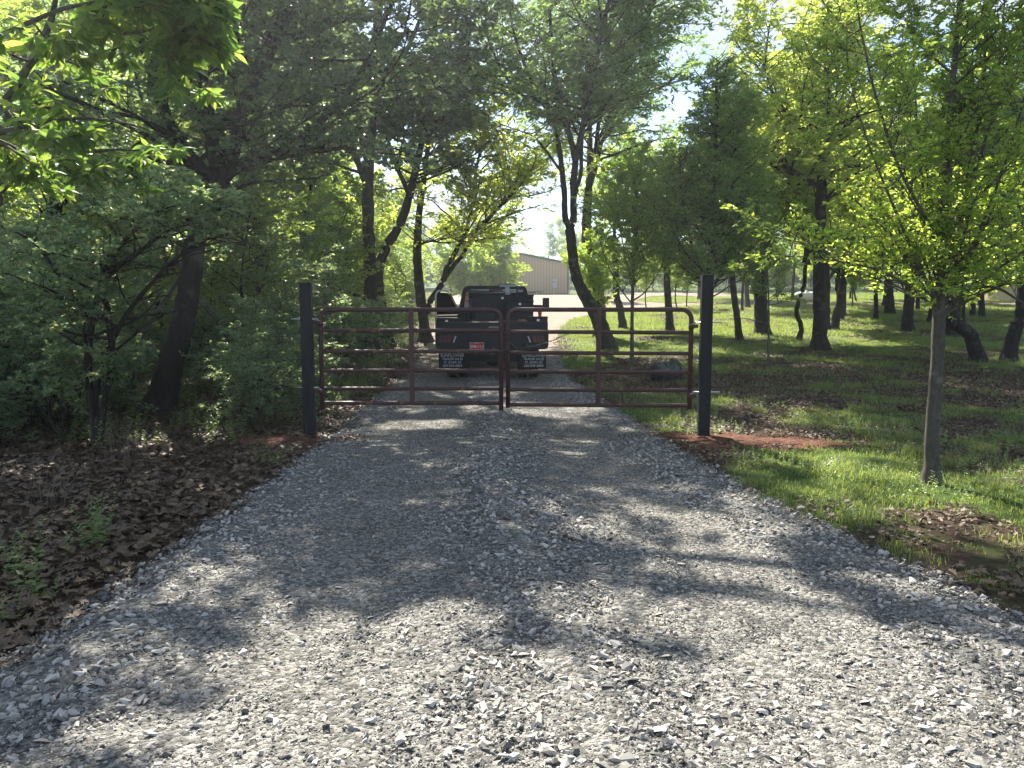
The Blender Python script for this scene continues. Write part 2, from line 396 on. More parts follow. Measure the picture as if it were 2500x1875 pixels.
def gravel_material(name, c_fine, c_mid, c_hi, red=None, y_red=(13, 24)):
    m, N, L = new_mat(name)
    out = N.new("ShaderNodeOutputMaterial"); b = N.new("ShaderNodeBsdfPrincipled"); L.new(b.outputs[0], out.inputs[0])
    b.inputs["Roughness"].default_value = .88; b.inputs["Specular IOR Level"].default_value = .3
    co = N.new("ShaderNodeTexCoord")
    v = N.new("ShaderNodeTexVoronoi"); v.inputs["Scale"].default_value = 42; v.feature = 'F1'; L.new(co.outputs["Object"], v.inputs["Vector"])
    v2 = N.new("ShaderNodeTexVoronoi"); v2.inputs["Scale"].default_value = 110; L.new(co.outputs["Object"], v2.inputs["Vector"])
    n = N.new("ShaderNodeTexNoise"); n.inputs["Scale"].default_value = 1.3; n.inputs["Detail"].default_value = 8; L.new(co.outputs["Object"], n.inputs["Vector"])
    sp = N.new("ShaderNodeSeparateColor"); L.new(v.outputs["Color"], sp.inputs[0])
    r = N.new("ShaderNodeValToRGB"); r.color_ramp.elements.new(.5)
    for i, (p, c) in enumerate([(.1, c_fine), (.55, c_mid), (.95, c_hi)]): r.color_ramp.elements[i].position = p; r.color_ramp.elements[i].color = (*c, 1)
    L.new(sp.outputs[0], r.inputs[0])
    col = r.outputs[0]
    mx = N.new("ShaderNodeMix"); mx.data_type = 'RGBA'; mx.blend_type = 'MULTIPLY'; mx.inputs["Factor"].default_value = .6
    r3 = N.new("ShaderNodeValToRGB"); r3.color_ramp.elements[0].position = .3; r3.color_ramp.elements[1].position = .7
    r3.color_ramp.elements[0].color = (.62, .6, .57, 1); r3.color_ramp.elements[1].color = (1, 1, 1, 1)
    L.new(n.outputs["Fac"], r3.inputs[0]); L.new(col, mx.inputs["A"]); L.new(r3.outputs[0], mx.inputs["B"]); col = mx.outputs["Result"]
    if red:
        s = N.new("ShaderNodeSeparateXYZ"); L.new(co.outputs["Object"], s.inputs[0])
        mr = N.new("ShaderNodeMapRange"); mr.inputs[1].default_value = y_red[0]; mr.inputs[2].default_value = y_red[1]; L.new(s.outputs[1], mr.inputs[0])
        rn = N.new("ShaderNodeValToRGB"); rn.color_ramp.elements[0].position = .3; rn.color_ramp.elements[1].position = .7
        rn.color_ramp.elements[0].color = (red[0] * .75, red[1] * .72, red[2] * .7, 1); rn.color_ramp.elements[1].color = (*red, 1)
        L.new(n.outputs["Fac"], rn.inputs[0])
        m3 = N.new("ShaderNodeMix"); m3.data_type = 'RGBA'; L.new(mr.outputs[0], m3.inputs["Factor"]); L.new(col, m3.inputs["A"]); L.new(rn.outputs[0], m3.inputs["B"]); col = m3.outputs["Result"]
    L.new(col, b.inputs["Base Color"])
    h = N.new("ShaderNodeMath"); h.operation = 'MULTIPLY_ADD'; h.inputs[1].default_value = .5; L.new(v2.outputs["Distance"], h.inputs[0]); L.new(v.outputs["Distance"], h.inputs[2])
    bp = N.new("ShaderNodeBump"); bp.inputs["Strength"].default_value = .9; bp.inputs["Distance"].default_value = .015; bp.invert = True
    L.new(h.outputs[0], bp.inputs["Height"]); L.new(bp.outputs[0], b.inputs["Normal"])
    return m
def stone_material():
    m, N, L = new_mat("crushed_limestone")
    out = N.new("ShaderNodeOutputMaterial"); b = N.new("ShaderNodeBsdfPrincipled"); L.new(b.outputs[0], out.inputs[0])
    b.inputs["Roughness"].default_value = .75; b.inputs["Specular IOR Level"].default_value = .35
    g = N.new("ShaderNodeNewGeometry"); r = N.new("ShaderNodeValToRGB")
    for i in range(3): r.color_ramp.elements.new(.5)
    for i, (p, c) in enumerate([(0, (.06, .059, .056)), (.35, (.165, .162, .153)), (.65, (.30, .292, .272)), (.93, (.52, .505, .465)), (1, (.36, .29, .23))]):
        r.color_ramp.elements[i].position = p; r.color_ramp.elements[i].color = (*c, 1)
    L.new(g.outputs["Random Per Island"], r.inputs[0])
    co = N.new("ShaderNodeTexCoord"); n = N.new("ShaderNodeTexNoise"); n.inputs["Scale"].default_value = 60; n.inputs["Detail"].default_value = 5
    L.new(co.outputs["Object"], n.inputs["Vector"])
    mx = N.new("ShaderNodeMix"); mx.data_type = 'RGBA'; mx.blend_type = 'MULTIPLY'; mx.inputs["Factor"].default_value = .25
    L.new(r.outputs[0], mx.inputs["A"]); L.new(n.outputs["Fac"], mx.inputs["B"])
    L.new(mx.outputs["Result"], b.inputs["Base Color"]); return m
M['ground'] = ground_material()
M['gravel'] = gravel_material("limestone_gravel", (.085, .083, .077), (.18, .176, .163), (.33, .32, .295), red=(.28, .22, .18))
M['lot'] = gravel_material("red_gravel", (.17, .13, .11), (.26, .20, .17), (.34, .27, .23))
M['stone'] = stone_material()
M['clay'] = principled("red_clay", (.21, .095, .062), .95, noise=(9, (.075, .038, .027), .35), bump=(40, 1, .05), spec=.15)
M['post'] = principled("black_post_paint", (.003, .006, .013), .55, noise=(18, (.004, .007, .012), .6), spec=.3)
M['gate'] = principled("red_brown_gate_paint", (.085, .030, .030), .5, noise=(7, (.045, .019, .02), .5), spec=.4)
M['rust'] = principled("gate_rust", (.22, .13, .07), .8, noise=(30, (.12, .05, .03), .5))
M['zinc'] = principled("zinc_rod", (.55, .56, .56), .35, 1.0)
M['chain'] = principled("dark_chain", (.10, .095, .09), .45, .9)
M['truck_black'] = principled("black_bed_paint", (.0035, .006, .010), .45, noise=(6, (.011, .015, .02), .6), spec=.28)
M['flap'] = principled("black_rubber_flap", (.009, .012, .015), .7, spec=.2)
M['rubber'] = principled("tyre_rubber", (.012, .012, .013), .85, bump=(60, .6, .01))
M['steel'] = principled("dull_steel", (.25, .26, .27), .4, .9)
M['silver'] = principled("silver_cab_paint", (.55, .56, .56), .3, .3, coat=.5)
M['trim'] = principled("black_plastic_trim", (.012, .014, .017), .5)
M['glass'] = principled("dark_window_glass", (.02, .03, .035), .05, spec=.8, coat=1)
M['clearglass'] = None
M['red_lens'] = principled("red_lens", (.08, .008, .009), .3, coat=.6)  # red darkened to carry the shade the lights sit in
M['red_cup'] = principled("red_plastic", (.75, .015, .03), .35, trans=.45)
M['white_lens'] = principled("white_lens", (.45, .46, .46), .3)
M['plate_red'] = principled("plate_red", (.42, .03, .035), .45)
M['white_print'] = principled("white_print", (.75, .75, .72), .6)
M['grey_print'] = principled("grey_print", (.5, .52, .53), .6)
M['orange'] = principled("cone_orange", (.75, .16, .05), .6, noise=(14, (.38, .12, .06), .5))
M['cone_white'] = principled("dirty_white_band", (.55, .5, .45), .6, noise=(20, (.3, .2, .15), .5))
M['amber'] = principled("amber_lens", (.6, .25, .06), .4)
M['tan'] = principled("tan_steel_siding", (.62, .475, .31), .5, noise=(2, (.56, .43, .285), .8))
M['tan_rib'] = principled("siding_joint", (.30, .23, .165), .6)
M['roof'] = principled("green_steel_trim", (.06, .11, .095), .45)
M['meter'] = principled("meter_grey", (.6, .6, .6), .5)
M['white'] = principled("white_paint", (.8, .8, .8), .4)
M['tub'] = principled("black_tub_plastic", (.02, .028, .03), .27, noise=(10, (.035, .04, .04), .5), spec=.5)
M['twig'] = principled("dry_stems", (.2, .16, .12), .9)
def glass_mat():
    m, N, L = new_mat("thin_window_glass")
    out = N.new("ShaderNodeOutputMaterial"); t = N.new("ShaderNodeBsdfTransparent"); g = N.new("ShaderNodeBsdfGlossy")
    t.inputs[0].default_value = (.3, .36, .38, 1); g.inputs["Roughness"].default_value = .03
    fr = N.new("ShaderNodeFresnel"); fr.inputs[0].default_value = 1.5; mx = N.new("ShaderNodeMixShader")
    L.new(fr.outputs[0], mx.inputs[0]); L.new(t.outputs[0], mx.inputs[1]); L.new(g.outputs[0], mx.inputs[2]); L.new(mx.outputs[0], out.inputs[0]); return m
M['clearglass'] = glass_mat()

# thin scattering volume added for the lens-flare veil and to lift the shadows
hm = bpy.data.materials.new("air"); hm.use_nodes = True; hm.node_tree.nodes.clear()
ho = hm.node_tree.nodes.new("ShaderNodeOutputMaterial"); hv = hm.node_tree.nodes.new("ShaderNodeVolumePrincipled")
hv.inputs["Density"].default_value = .0012; hv.inputs["Anisotropy"].default_value = .6; hv.inputs["Color"].default_value = (.86, .93, 1, 1)
hm.node_tree.links.new(hv.outputs[0], ho.inputs["Volume"])
hb = MB(); hb.box((0, 100, 12.5), (1500, 1500, 30)); hz = hb.build("added_haze", hm); hz["kind"] = "stuff"
hz["label"] = "thin added scattering volume standing in for a lens-flare veil"

# ------------------------------------------------------------------ the ground
def axis(vals): return np.unique(np.round(np.array(vals), 4))
def grassy(x, y):
    """0 leaf litter .. 1 grass"""
    g = np.clip((fbm(x, y, 1.7, 61, 4) - .5) * 2.4 + .49, 0, 1)
    right = sstep(-.35, .12, x - xr(y))
    # a brown litter belt crosses the field behind the gate posts
    belt = np.exp(-((y - 16.5 - .05 * x) / 3.0) ** 2) * .32
    lot = sstep(20, 26, y) * .25
    far = sstep(6.0, 9.0, x) * sstep(14, 9, y) * .0
    r = right * (g + lot - belt + .10 * sstep(9, 5, y))
    left = (g - .38) * .7 + .25 * sstep(-9, -3, x) * sstep(24, 34, y)
    left = np.where(y > 84, .8, left); r = np.where(y > 84, .8, r)
    # strips of grass round the lot further back
    return np.clip(np.where(x > .5 * (xl(y) + xr(y)), r, left), 0, 1)
gx = axis(list(np.arange(-12, 14.01, .16)) + list(-12 - np.cumsum(np.geomspace(.2, 60, 46))) + list(14 + np.cumsum(np.geomspace(.2, 60, 46))))
gy = axis(list(np.arange(-1, 26.01, .16)) + list(-1 - np.cumsum(np.geomspace(.2, 12, 12))) + list(26 + np.cumsum(np.geomspace(.2, 60, 54))))
GX, GY = np.meshgrid(gx, gy, indexing='ij')
V = np.stack([GX, GY, gz(GX, GY)], -1).reshape(-1, 3)
idx = np.arange(len(gx) * len(gy)).reshape(len(gx), len(gy))
Fq = np.stack([idx[:-1, :-1], idx[1:, :-1], idx[1:, 1:], idx[:-1, 1:]], -1).reshape(-1, 4)
me = mesh_np("ground", V, Fq, M['ground'], True)
a = me.attributes.new("grassy", 'FLOAT', 'POINT'); a.data.foreach_set("value", grassy(GX, GY).ravel().astype(np.float32))
ground = tag(link("ground", me), kind="structure")

# the gravel drive widening into the lot: the sheet dips under the soil at its ragged edge
ty = axis(list(np.arange(-5, 22, .07)) + list(22 + np.cumsum(np.geomspace(.08, 1.2, 130))))
ty = ty[ty < 81.5]
tu = np.concatenate([np.linspace(0, .12, 12)[:-1], np.linspace(.12, .88, 46)[:-1], np.linspace(.88, 1, 12)])
TY = ty[None, :] * np.ones((len(tu), 1)); L_, R_ = xl(TY) - .25, xr(TY) + .25
TX = L_ + (R_ - L_) * tu[:, None]
inside = on_drive(TX, TY)
TZ = np.where(inside > 0, dz(TX, TY), dz(TX, TY) - .12 * sstep(0, -.12, inside))
V = np.stack([TX, TY, TZ], -1).reshape(-1, 3)
idx = np.arange(TX.size).reshape(TX.shape)
Fq = np.stack([idx[:-1, :-1], idx[1:, :-1], idx[1:, 1:], idx[:-1, 1:]], -1).reshape(-1, 4)
drive = tag(link("gravel_driveway", mesh_np("gravel_driveway", V, Fq, M['gravel'], True)), kind="structure")
def sheet(name, x0, x1, y0, y1, mat, lift=.03, nx=60, ny=14, edge=.6):
    X, Y = np.meshgrid(np.linspace(x0, x1, nx), np.linspace(y0, y1, ny), indexing='ij')
    d = np.minimum(np.minimum(X - x0, x1 - X), np.minimum(Y - y0, y1 - Y)) + (vnoise(X, Y, 1.5, 8) - .5) * edge
    Z = gz(X, Y) + lift - .12 * sstep(edge * .5, 0, d)
    V = np.stack([X, Y, Z], -1).reshape(-1, 3); i = np.arange(X.size).reshape(X.shape)
    Fq = np.stack([i[:-1, :-1], i[1:, :-1], i[1:, 1:], i[:-1, 1:]], -1).reshape(-1, 4)
    return tag(link(name, mesh_np(name, V, Fq, mat, True)), kind="structure")
sheet("gravel_lane", 12.5, 95, 55, 58.8, M['lot'], .05, 160, 12)
sheet("gravel_yard", 12.5, 22, 72, 81, M['lot'], .05, 90, 20)
def clay_patch(name, cx, cy_, rx, ry, rot, seed):
    n, k = 90, 26
    V = [];
    for j in range(k + 1):
        for i in range(n):
            q = 2 * math.pi * i / n; rr = j / k
            w = 1 + .45 * (vnoise(math.cos(q) * 2 + seed, math.sin(q) * 2, .8, 3) - .5) * 2 + .22 * (vnoise(math.cos(q) * 2 + seed, math.sin(q) * 2, .17, 4) - .5)
            x = rr * rx * w * math.cos(q); y = rr * ry * w * math.sin(q)
            X = cx + x * math.cos(rot) - y * math.sin(rot); Y = cy_ + x * math.sin(rot) + y * math.cos(rot)
            z = max(float(gz(X, Y)), float(dz(X, Y)) if on_drive(X, Y) > 0 else -9) + .035 * (1 - rr ** 2) + .07 * (float(fbm(X, Y, .30, 71)) - .5) * (1 - rr ** 4) + .03 * (float(fbm(X, Y, .07, 75)) - .5) + .004 - .05 * max(0, rr - .8) * 5
            V.append((X, Y, z))
    Fq = [(j * n + i, j * n + (i + 1) % n, (j + 1) * n + (i + 1) % n, (j + 1) * n + i) for j in range(k) for i in range(n)]
    return tag(link(name, mesh_np(name, np.array(V), np.array(Fq), M['clay'], True)), kind="structure")
clay_patch("bare_clay_patch", 2.95, 9.4, 1.35, .62, -.32, 2.0)
clay_patch("bare_clay_mound", -2.82, 9.35, .85, .38, .05, 9.0)

CLAY = ((2.95, 9.4, 1.35, .62), (-2.82, 9.35, .85, .38))
# ------------------------------------------------------------------ scattered cover (uncountable): little patches instanced over point meshes
def gn_scatter(name, pts, idx, rot, scl, protos, tilt=None):
    me = bpy.data.meshes.new(name); me.vertices.add(len(pts)); me.vertices.foreach_set("co", np.ascontiguousarray(pts, np.float32).ravel())
    for an, arr, ty in (("pick", idx, 'INT'), ("scl", scl, 'FLOAT')):
        at_ = me.attributes.new(an, ty, 'POINT'); at_.data.foreach_set("value", np.ascontiguousarray(arr, np.int32 if ty == 'INT' else np.float32))
    rv = np.zeros((len(pts), 3), np.float32); rv[:, 2] = rot
    if tilt is not None: rv[:, :2] = tilt
    at_ = me.attributes.new("rot", 'FLOAT_VECTOR', 'POINT'); at_.data.foreach_set("vector", rv.ravel())
    o = link(name, me)
    nt = bpy.data.node_groups.new(name, 'GeometryNodeTree')
    nt.interface.new_socket("Geometry", in_out='INPUT', socket_type='NodeSocketGeometry')
    nt.interface.new_socket("Geometry", in_out='OUTPUT', socket_type='NodeSocketGeometry')
    N, L = nt.nodes, nt.links
    gi, go = N.new("NodeGroupInput"), N.new("NodeGroupOutput")
    iop = N.new("GeometryNodeInstanceOnPoints"); jn = N.new("GeometryNodeJoinGeometry")
    for p in reversed(protos):
        oi = N.new("GeometryNodeObjectInfo"); oi.inputs["Object"].default_value = p; oi.inputs["As Instance"].default_value = True
        L.new(oi.outputs["Geometry"], jn.inputs[0])
    def attr(n_, t):
        q = N.new("GeometryNodeInputNamedAttribute"); q.data_type = t; q.inputs[0].default_value = n_; return q.outputs["Attribute"]
    L.new(gi.outputs[0], iop.inputs["Points"]); L.new(jn.outputs[0], iop.inputs["Instance"]); iop.inputs["Pick Instance"].default_value = True
    L.new(attr("pick", 'INT'), iop.inputs["Instance Index"])
    er = N.new("FunctionNodeEulerToRotation"); L.new(attr("rot", 'FLOAT_VECTOR'), er.inputs[0]); L.new(er.outputs[0], iop.inputs["Rotation"])
    L.new(attr("scl", 'FLOAT'), iop.inputs["Scale"]); L.new(iop.outputs[0], go.inputs[0])
    md = o.modifiers.new("scatter", 'NODES'); md.node_group = nt
    return o
def proto(name, me): return bpy.data.objects.new(name, me)      # kept out of the scene, only instanced

# --- stones
def stone_verts(rng, n, size):
    """n irregular 12-20 sided chips, V (n,k,3)"""
    cube = np.array([(-1, -1, -1), (1, -1, -1), (1, 1, -1), (-1, 1, -1), (-1, -1, 1), (1, -1, 1), (1, 1, 1), (-1, 1, 1)]) * .72
    fc = np.array([(0, 2, 1), (0, 3, 2), (4, 5, 6), (4, 6, 7), (0, 1, 5), (0, 5, 4), (1, 2, 6), (1, 6, 5), (2, 3, 7), (2, 7, 6), (3, 0, 4), (3, 4, 7)])
    V = cube[None] + rng.uniform(-.5, .5, (n, 8, 3))
    top = rng.uniform(.3, .9, (n, 1, 1)); V[:, 4:, :2] *= top
    V = V * np.stack([rng.uniform(.75, 1.5, n), rng.uniform(.55, 1, n), rng.uniform(.2, .5, n)], -1)[:, None]
    e = [Euler((rng.normal(0, .35), rng.normal(0, .35), rng.uniform(0, 6.3))).to_matrix() for _ in range(n)]
    V = np.einsum('nij,nkj->nki', np.array([np.array(m) for m in e]), V) * np.asarray(size).reshape(-1, 1, 1)
    return V, fc
def stone_patch(seed, n, half, smin, smax, pw=2.2):
    rng = RS(seed); s = smin + (smax - smin) * rng.rand(n) ** pw
    V, fc = stone_verts(rng, n, s)
    c = np.stack([rng.uniform(-half, half, n), rng.uniform(-half, half, n), s * rng.uniform(-.1, .45, n)], -1)
    V = V + c[:, None]
    Fc = (fc[None] + (np.arange(n) * 8)[:, None, None]).reshape(-1, 3)
    return mesh_np("stones", V.reshape(-1, 3), Fc, M['stone'])
coarse = [proto("stones", stone_patch(i, 95, .15, .004, .021, 3.2)) for i in range(5)]
fine = [proto("stones", stone_patch(20 + i, 95, .15, .0025, .009, 1.5)) for i in range(4)]
def jitter_grid(x0, x1, y0, y1, step, rng, j=.5):
    X, Y = np.meshgrid(np.arange(x0, x1, step), np.arange(y0, y1, step)); X, Y = X.ravel(), Y.ravel()
    return X + rng.uniform(-j, j, X.size) * step, Y + rng.uniform(-j, j, X.size) * step
rng = RS(4)
PX, PY = jitter_grid(-3.2, 4.2, -1.0, 26, .155, rng)
d = on_drive(PX, PY); u = (PX - xl(PY)) / (xr(PY) - xl(PY))
loose = np.exp(-((u - .5) / .1) ** 2) * .9 + np.exp(-((u - .93) / .10) ** 2) * 1.1 + np.exp(-((u - .05) / .09) ** 2) * 1.1 + (fbm(PX, PY, .8, 81) - .5) * 1.3 + .10 + .45 * sstep(4.2, 2.6, PY) - .25 * sstep(6, 10, PY)
fcoarse = (rng.rand(PX.size) < np.clip(loose, .03, 1)) & (d > -.02) & (PY < 26)
PZ = dz(PX, PY)
k = fcoarse
gr1 = gn_scatter("gravel", np.stack([PX, PY, PZ - .004], -1)[k], rng.randint(0, 5, k.sum()), rng.uniform(0, 6.28, k.sum()), (rng.uniform(.75, 1.25, k.sum()) * np.clip(.75 + .45 * loose[k], .7, 1.25)), coarse)
tag(gr1, "loose angular crushed limestone covering the driveway", "gravel", kind="stuff")
k = (d > .03) & (PY < 20)
gr2 = gn_scatter("fine_gravel", np.stack([PX, PY, PZ - .002], -1)[k], rng.randint(0, 4, k.sum()), rng.uniform(0, 6.28, k.sum()), rng.uniform(.85, 1.2, k.sum()), fine)
tag(gr2, "fine packed limestone chips in the wheel tracks", "gravel", kind="stuff")
clod_me = stone_patch(31, 60, .15, .004, .02); clod_me.materials.clear(); clod_me.materials.append(M['clay'])
cl = []
for (cx_, cy_, rx_, ry_) in CLAY:
    for i in range(60):
        q_, r_ = rng.uniform(0, 6.28), math.sqrt(rng.rand()) * 1.15; X_, Y_ = cx_ + math.cos(q_) * r_ * rx_, cy_ + math.sin(q_) * r_ * ry_
        cl.append((X_, Y_, max(float(gz(X_, Y_)), float(dz(X_, Y_)) if on_drive(X_, Y_) > 0 else -9) + .03 * (1 - min(1, r_) ** 2)))
tag(gn_scatter("clay_clods", np.array(cl), np.zeros(len(cl), int), rng.uniform(0, 6.28, len(cl)), rng.uniform(.6, 1.1, len(cl)), [proto("clods", clod_me)]), "crumbled red clay clods round the post holes", "clods", kind="stuff")
# the largest stones, one by one, as parts of the drive
sp = []
rng = RS(9)
for i in range(14):
    Vs, fc = stone_verts(rng, 1, [1.0]); sp.append(mesh_np("stone", Vs[0], fc, M['stone']))
n_st = 0
while n_st < 260:
    y = rng.uniform(2.0, 6.2); x = rng.uniform(-2.6, 3.2)
    if on_drive(x, y) < .05 or abs(x) > y * .72: continue
    s = rng.uniform(.014, .026)
    o = link("stone", sp[rng.randint(14)], drive, (x, y, float(dz(x, y)) + s * .22), (rng.normal(0, .15), rng.normal(0, .15), rng.uniform(0, 6.3)))
    o.scale = (s, s, s); n_st += 1

# --- fallen leaves
def oak_leaf(rng, n_l=3, L=.06):
    """lobed dry leaf with a curl; half outline mirrored"""
    ts = [0, .08, .2, .3, .42, .52, .64, .74, .86, 1.0]
    wd = [.02, .06, .27, .13, .42, .2, .44, .2, .25, .0]
    left = [(-w * rng.uniform(.8, 1.2), t) for t, w in zip(ts, wd)]; right = [(w * rng.uniform(.8, 1.2), t) for t, w in zip(ts, wd)]
    curl, fold, tw = rng.uniform(-1.0, 1.2), rng.uniform(-.5, 1.1), rng.uniform(-.6, .6)
    V, Fc = [], []
    for i, t in enumerate(ts): V += [left[i], (0, t), right[i]]
    V = np.array([(x, y - .5) for x, y in V])
    Z = curl * (V[:, 1] ** 2) * .6 + fold * np.abs(V[:, 0]) ** 1.3 + tw * V[:, 0] * V[:, 1] + rng.normal(0, .025, len(V))
    V = np.column_stack([V, Z]) * L
    for i in range(len(ts) - 1):
        a_ = 3 * i; Fc += [(a_, a_ + 1, a_ + 4, a_ + 3), (a_ + 1, a_ + 2, a_ + 5, a_ + 4)]
    return V, np.array(Fc)
def litter_patch(seed, n, half, L0, L1):
    rng = RS(seed); Vs, Fs, b = [], [], 0
    for i in range(n):
        v, f = oak_leaf(rng, L=rng.uniform(L0, L1))
        m = np.array(Euler((rng.normal(0, .28), rng.normal(0, .28), rng.uniform(0, 6.3))).to_matrix())
        v = v @ m.T + np.array([rng.uniform(-half, half), rng.uniform(-half, half), rng.uniform(.0, .035)])
        Vs.append(v); Fs.append(f + b); b += len(v)
    return mesh_np("leaves", np.vstack(Vs), np.vstack(Fs), M['litter'], True)
lit = [proto("leaves", litter_patch(40 + i, 44, .2, .05, .095)) for i in range(6)]
lit_small = [proto("leaves", litter_patch(60 + i, 40, .24, .04, .07)) for i in range(4)]
rng = RS(12)
PX, PY = jitter_grid(-16, 14, -.5, 30, .27, rng)
gr = grassy(PX, PY); dd = on_drive(PX, PY)
left = PX < .5 * (xl(PY) + xr(PY))
dens = np.where(left, .95 - .5 * gr, np.clip(1.15 - 1.7 * gr, .06, .85)) * sstep(.10, -.06, dd)
clay = (((PX - 2.9) / 1.1) ** 2 + ((PY - 9.45) / .65) ** 2 < 1) | (((PX + 2.82) / .85) ** 2 + ((PY - 9.35) / .4) ** 2 < 1)
dens = np.where(clay, .22, dens)
k = (rng.rand(PX.size) < dens) & (np.abs(PX) < PY * .8 + 3)
k0 = k; k = k0 & (PY < 10.5) & (PX < 0)
tag(gn_scatter("leaf_litter", np.stack([PX, PY, gz(PX, PY) + .004], -1)[k], rng.randint(0, 6, k.sum()), rng.uniform(0, 6.28, k.sum()), rng.uniform(.75, 1.15, k.sum()), lit),
    "brown fallen oak leaves carpeting the ground under the trees", "fallen leaves", kind="stuff")
k = k0 & ((PY >= 10.5) | (PX >= 0))
tag(gn_scatter("small_leaf_litter", np.stack([PX, PY, gz(PX, PY) + .004], -1)[k], rng.randint(0, 4, k.sum()), rng.uniform(0, 6.28, k.sum()), rng.uniform(.7, 1.1, k.sum()), lit_small),
    "thinner brown leaf litter behind the line of the gate", "fallen leaves", kind="stuff")
PX, PY = jitter_grid(-30, 36, 29, 60, .55, rng)
gr = grassy(PX, PY); dd = on_drive(PX, PY)
k = (rng.rand(PX.size) < np.clip(1.1 - 1.6 * gr, .02, .8)) & (dd < -.2)
tag(gn_scatter("far_leaf_litter", np.stack([PX, PY, gz(PX, PY) + .01], -1)[k], rng.randint(0, 4, k.sum()), rng.uniform(0, 6.28, k.sum()), rng.uniform(1, 1.8, k.sum()), lit_small),
    "brown leaf litter among the trees further back", "fallen leaves", kind="stuff")
# the biggest leaves of the near left corner, one by one, as pieces of the ground
rng = RS(15); lv = []
for i in range(12):
    v, f = oak_leaf(rng, L=1.0); lv.append(mesh_np("leaf", v, f, M['litter'], True))
n_l = 0
while n_l < 270:
    y = 2.9 + 3.6 * rng.rand() ** 1.3; x = rng.uniform(-4.6, -2.3)
    if on_drive(x, y) > .05 - .1 * rng.rand() or x < -y * .75 - .2: continue
    L0 = rng.uniform(.065, .115)
    o = link("leaf", lv[rng.randint(12)], ground, (x, y, float(gz(x, y)) + .02 + .035 * rng.rand()), (rng.normal(0, .25), rng.normal(0, .25), rng.uniform(0, 6.3)))
    o.scale = (L0, L0, L0); n_l += 1

# --- grass and weeds
def grass_patch(seed, n, half, h0, h1, w=.0035, bend=.6):
    rng = RS(seed); cx, cy_ = rng.uniform(-half, half, n), rng.uniform(-half, half, n)
    h = rng.uniform(h0, h1, n); az = rng.uniform(0, 6.28, n); be = rng.uniform(.1, bend, n) * h * 1.2
    dx, dy = np.cos(az), np.sin(az); sx, sy = -dy, dx
    V = []
    for (t, ww) in ((0, 1.0), (.4, .85), (.75, .55)):
        X = cx + dx * be * t * t; Y = cy_ + dy * be * t * t; Z = h * t * (1 - .25 * t * be / np.maximum(h, 1e-3))
        for sg in (-1, 1): V.append(np.stack([X + sg * sx * w * ww, Y + sg * sy * w * ww, Z - .01], -1))
    V.append(np.stack([cx + dx * be, cy_ + dy * be, h * (1 - .25 * be / h) - .01], -1))
    V = np.stack(V, 1); k_ = 7
    f = np.array([(0, 1, 3), (0, 3, 2), (2, 3, 5), (2, 5, 4), (4, 5, 6)])
    Fc = (f[None] + (np.arange(n) * k_)[:, None, None]).reshape(-1, 3)
    return mesh_np("grass", V.reshape(-1, 3), Fc, M['grass'])
def leafquads(Pn, D, Nn, Ln, Wn, q=1):
    """leaves: positions, directions, normals, lengths, widths. q=1: kite of two triangles; q=2: pointed oval of six"""
    S = norm(np.cross(D, Nn)); Nn = np.cross(S, D)
    L1 = Ln[:, None]; W1 = Wn[:, None]
    if q == 1:
        V = np.stack([Pn, Pn + D * L1 * .42 + S * W1 * .5 + Nn * W1 * .16, Pn + D * L1, Pn + D * L1 * .42 - S * W1 * .5 + Nn * W1 * .16], 1)
        f = np.array([(0, 1, 2), (0, 2, 3)])
    else:
        V = np.stack([Pn, Pn + D * L1 * .28 + S * W1 * .42 + Nn * W1 * .12, Pn + D * L1 * .62 + S * W1 * .44 + Nn * W1 * .06 - Nn * L1 * .03, Pn + D * L1 - Nn * L1 * .14,
                      Pn + D * L1 * .62 - S * W1 * .44 + Nn * W1 * .06 - Nn * L1 * .03, Pn + D * L1 * .28 - S * W1 * .42 + Nn * W1 * .12, Pn + D * L1 * .5 - Nn * L1 * .03], 1)
        f = np.array([(0, 1, 6), (1, 2, 6), (2, 3, 6), (3, 4, 6), (4, 5, 6), (5, 0, 6)])
    Fc = (f[None] + (np.arange(len(Pn)) * V.shape[1])[:, None, None]).reshape(-1, 3)
    return V.reshape(-1, 3), Fc
def weed_patch(seed, n, half, h0, h1, leaf=.022):
    rng = RS(seed); Pn, D, Ln = [], [], []
    for i in range(n):
        c = np.array([rng.uniform(-half, half), rng.uniform(-half, half), 0]); h = rng.uniform(h0, h1); lean = rng.normal(0, .25, 2)
        m_ = int(10 + 60 * h)
        for j in range(m_):
            t = (j + 1) / m_; p = c + np.array([lean[0] * h * t, lean[1] * h * t, h * t]); az = j * 2.4 + rng.rand()
            d_ = np.array([math.cos(az), math.sin(az), rng.uniform(-.1, .7)]); Pn.append(p); D.append(d_); Ln.append(leaf * rng.uniform(.6, 1.3) * (1.3 - .5 * t))
    Pn, D, Ln = np.array(Pn), norm(np.array(D)), np.array(Ln)
    V, Fc = leafquads(Pn, D, norm(np.tile(UP, (len(Pn), 1)) + rng.normal(0, .3, (len(Pn), 3))), Ln, Ln * .5)
    return mesh_np("weeds", V, Fc, M['weed'])
gp_s = [proto("grass", grass_patch(80 + i, 110, .2, .025, .085)) for i in range(4)]
gp_t = [proto("grass", grass_patch(90 + i, 110, .16, .10, .26, .004, .9)) for i in range(4)]
wp = [proto("weeds", weed_patch(100 + i, 9, .2, .04, .13)) for i in range(4)]
wpt = [proto("weeds", weed_patch(110 + i, 7, .16, .12, .3, .03)) for i in range(3)]
rng = RS(21)
PX, PY = jitter_grid(1.2, 22, 2.6, 30, .25, rng)
gr = grassy(PX, PY); dd = on_drive(PX, PY)
clay = (((PX - 2.9) / 1.1) ** 2 + ((PY - 9.45) / .65) ** 2 < 1)
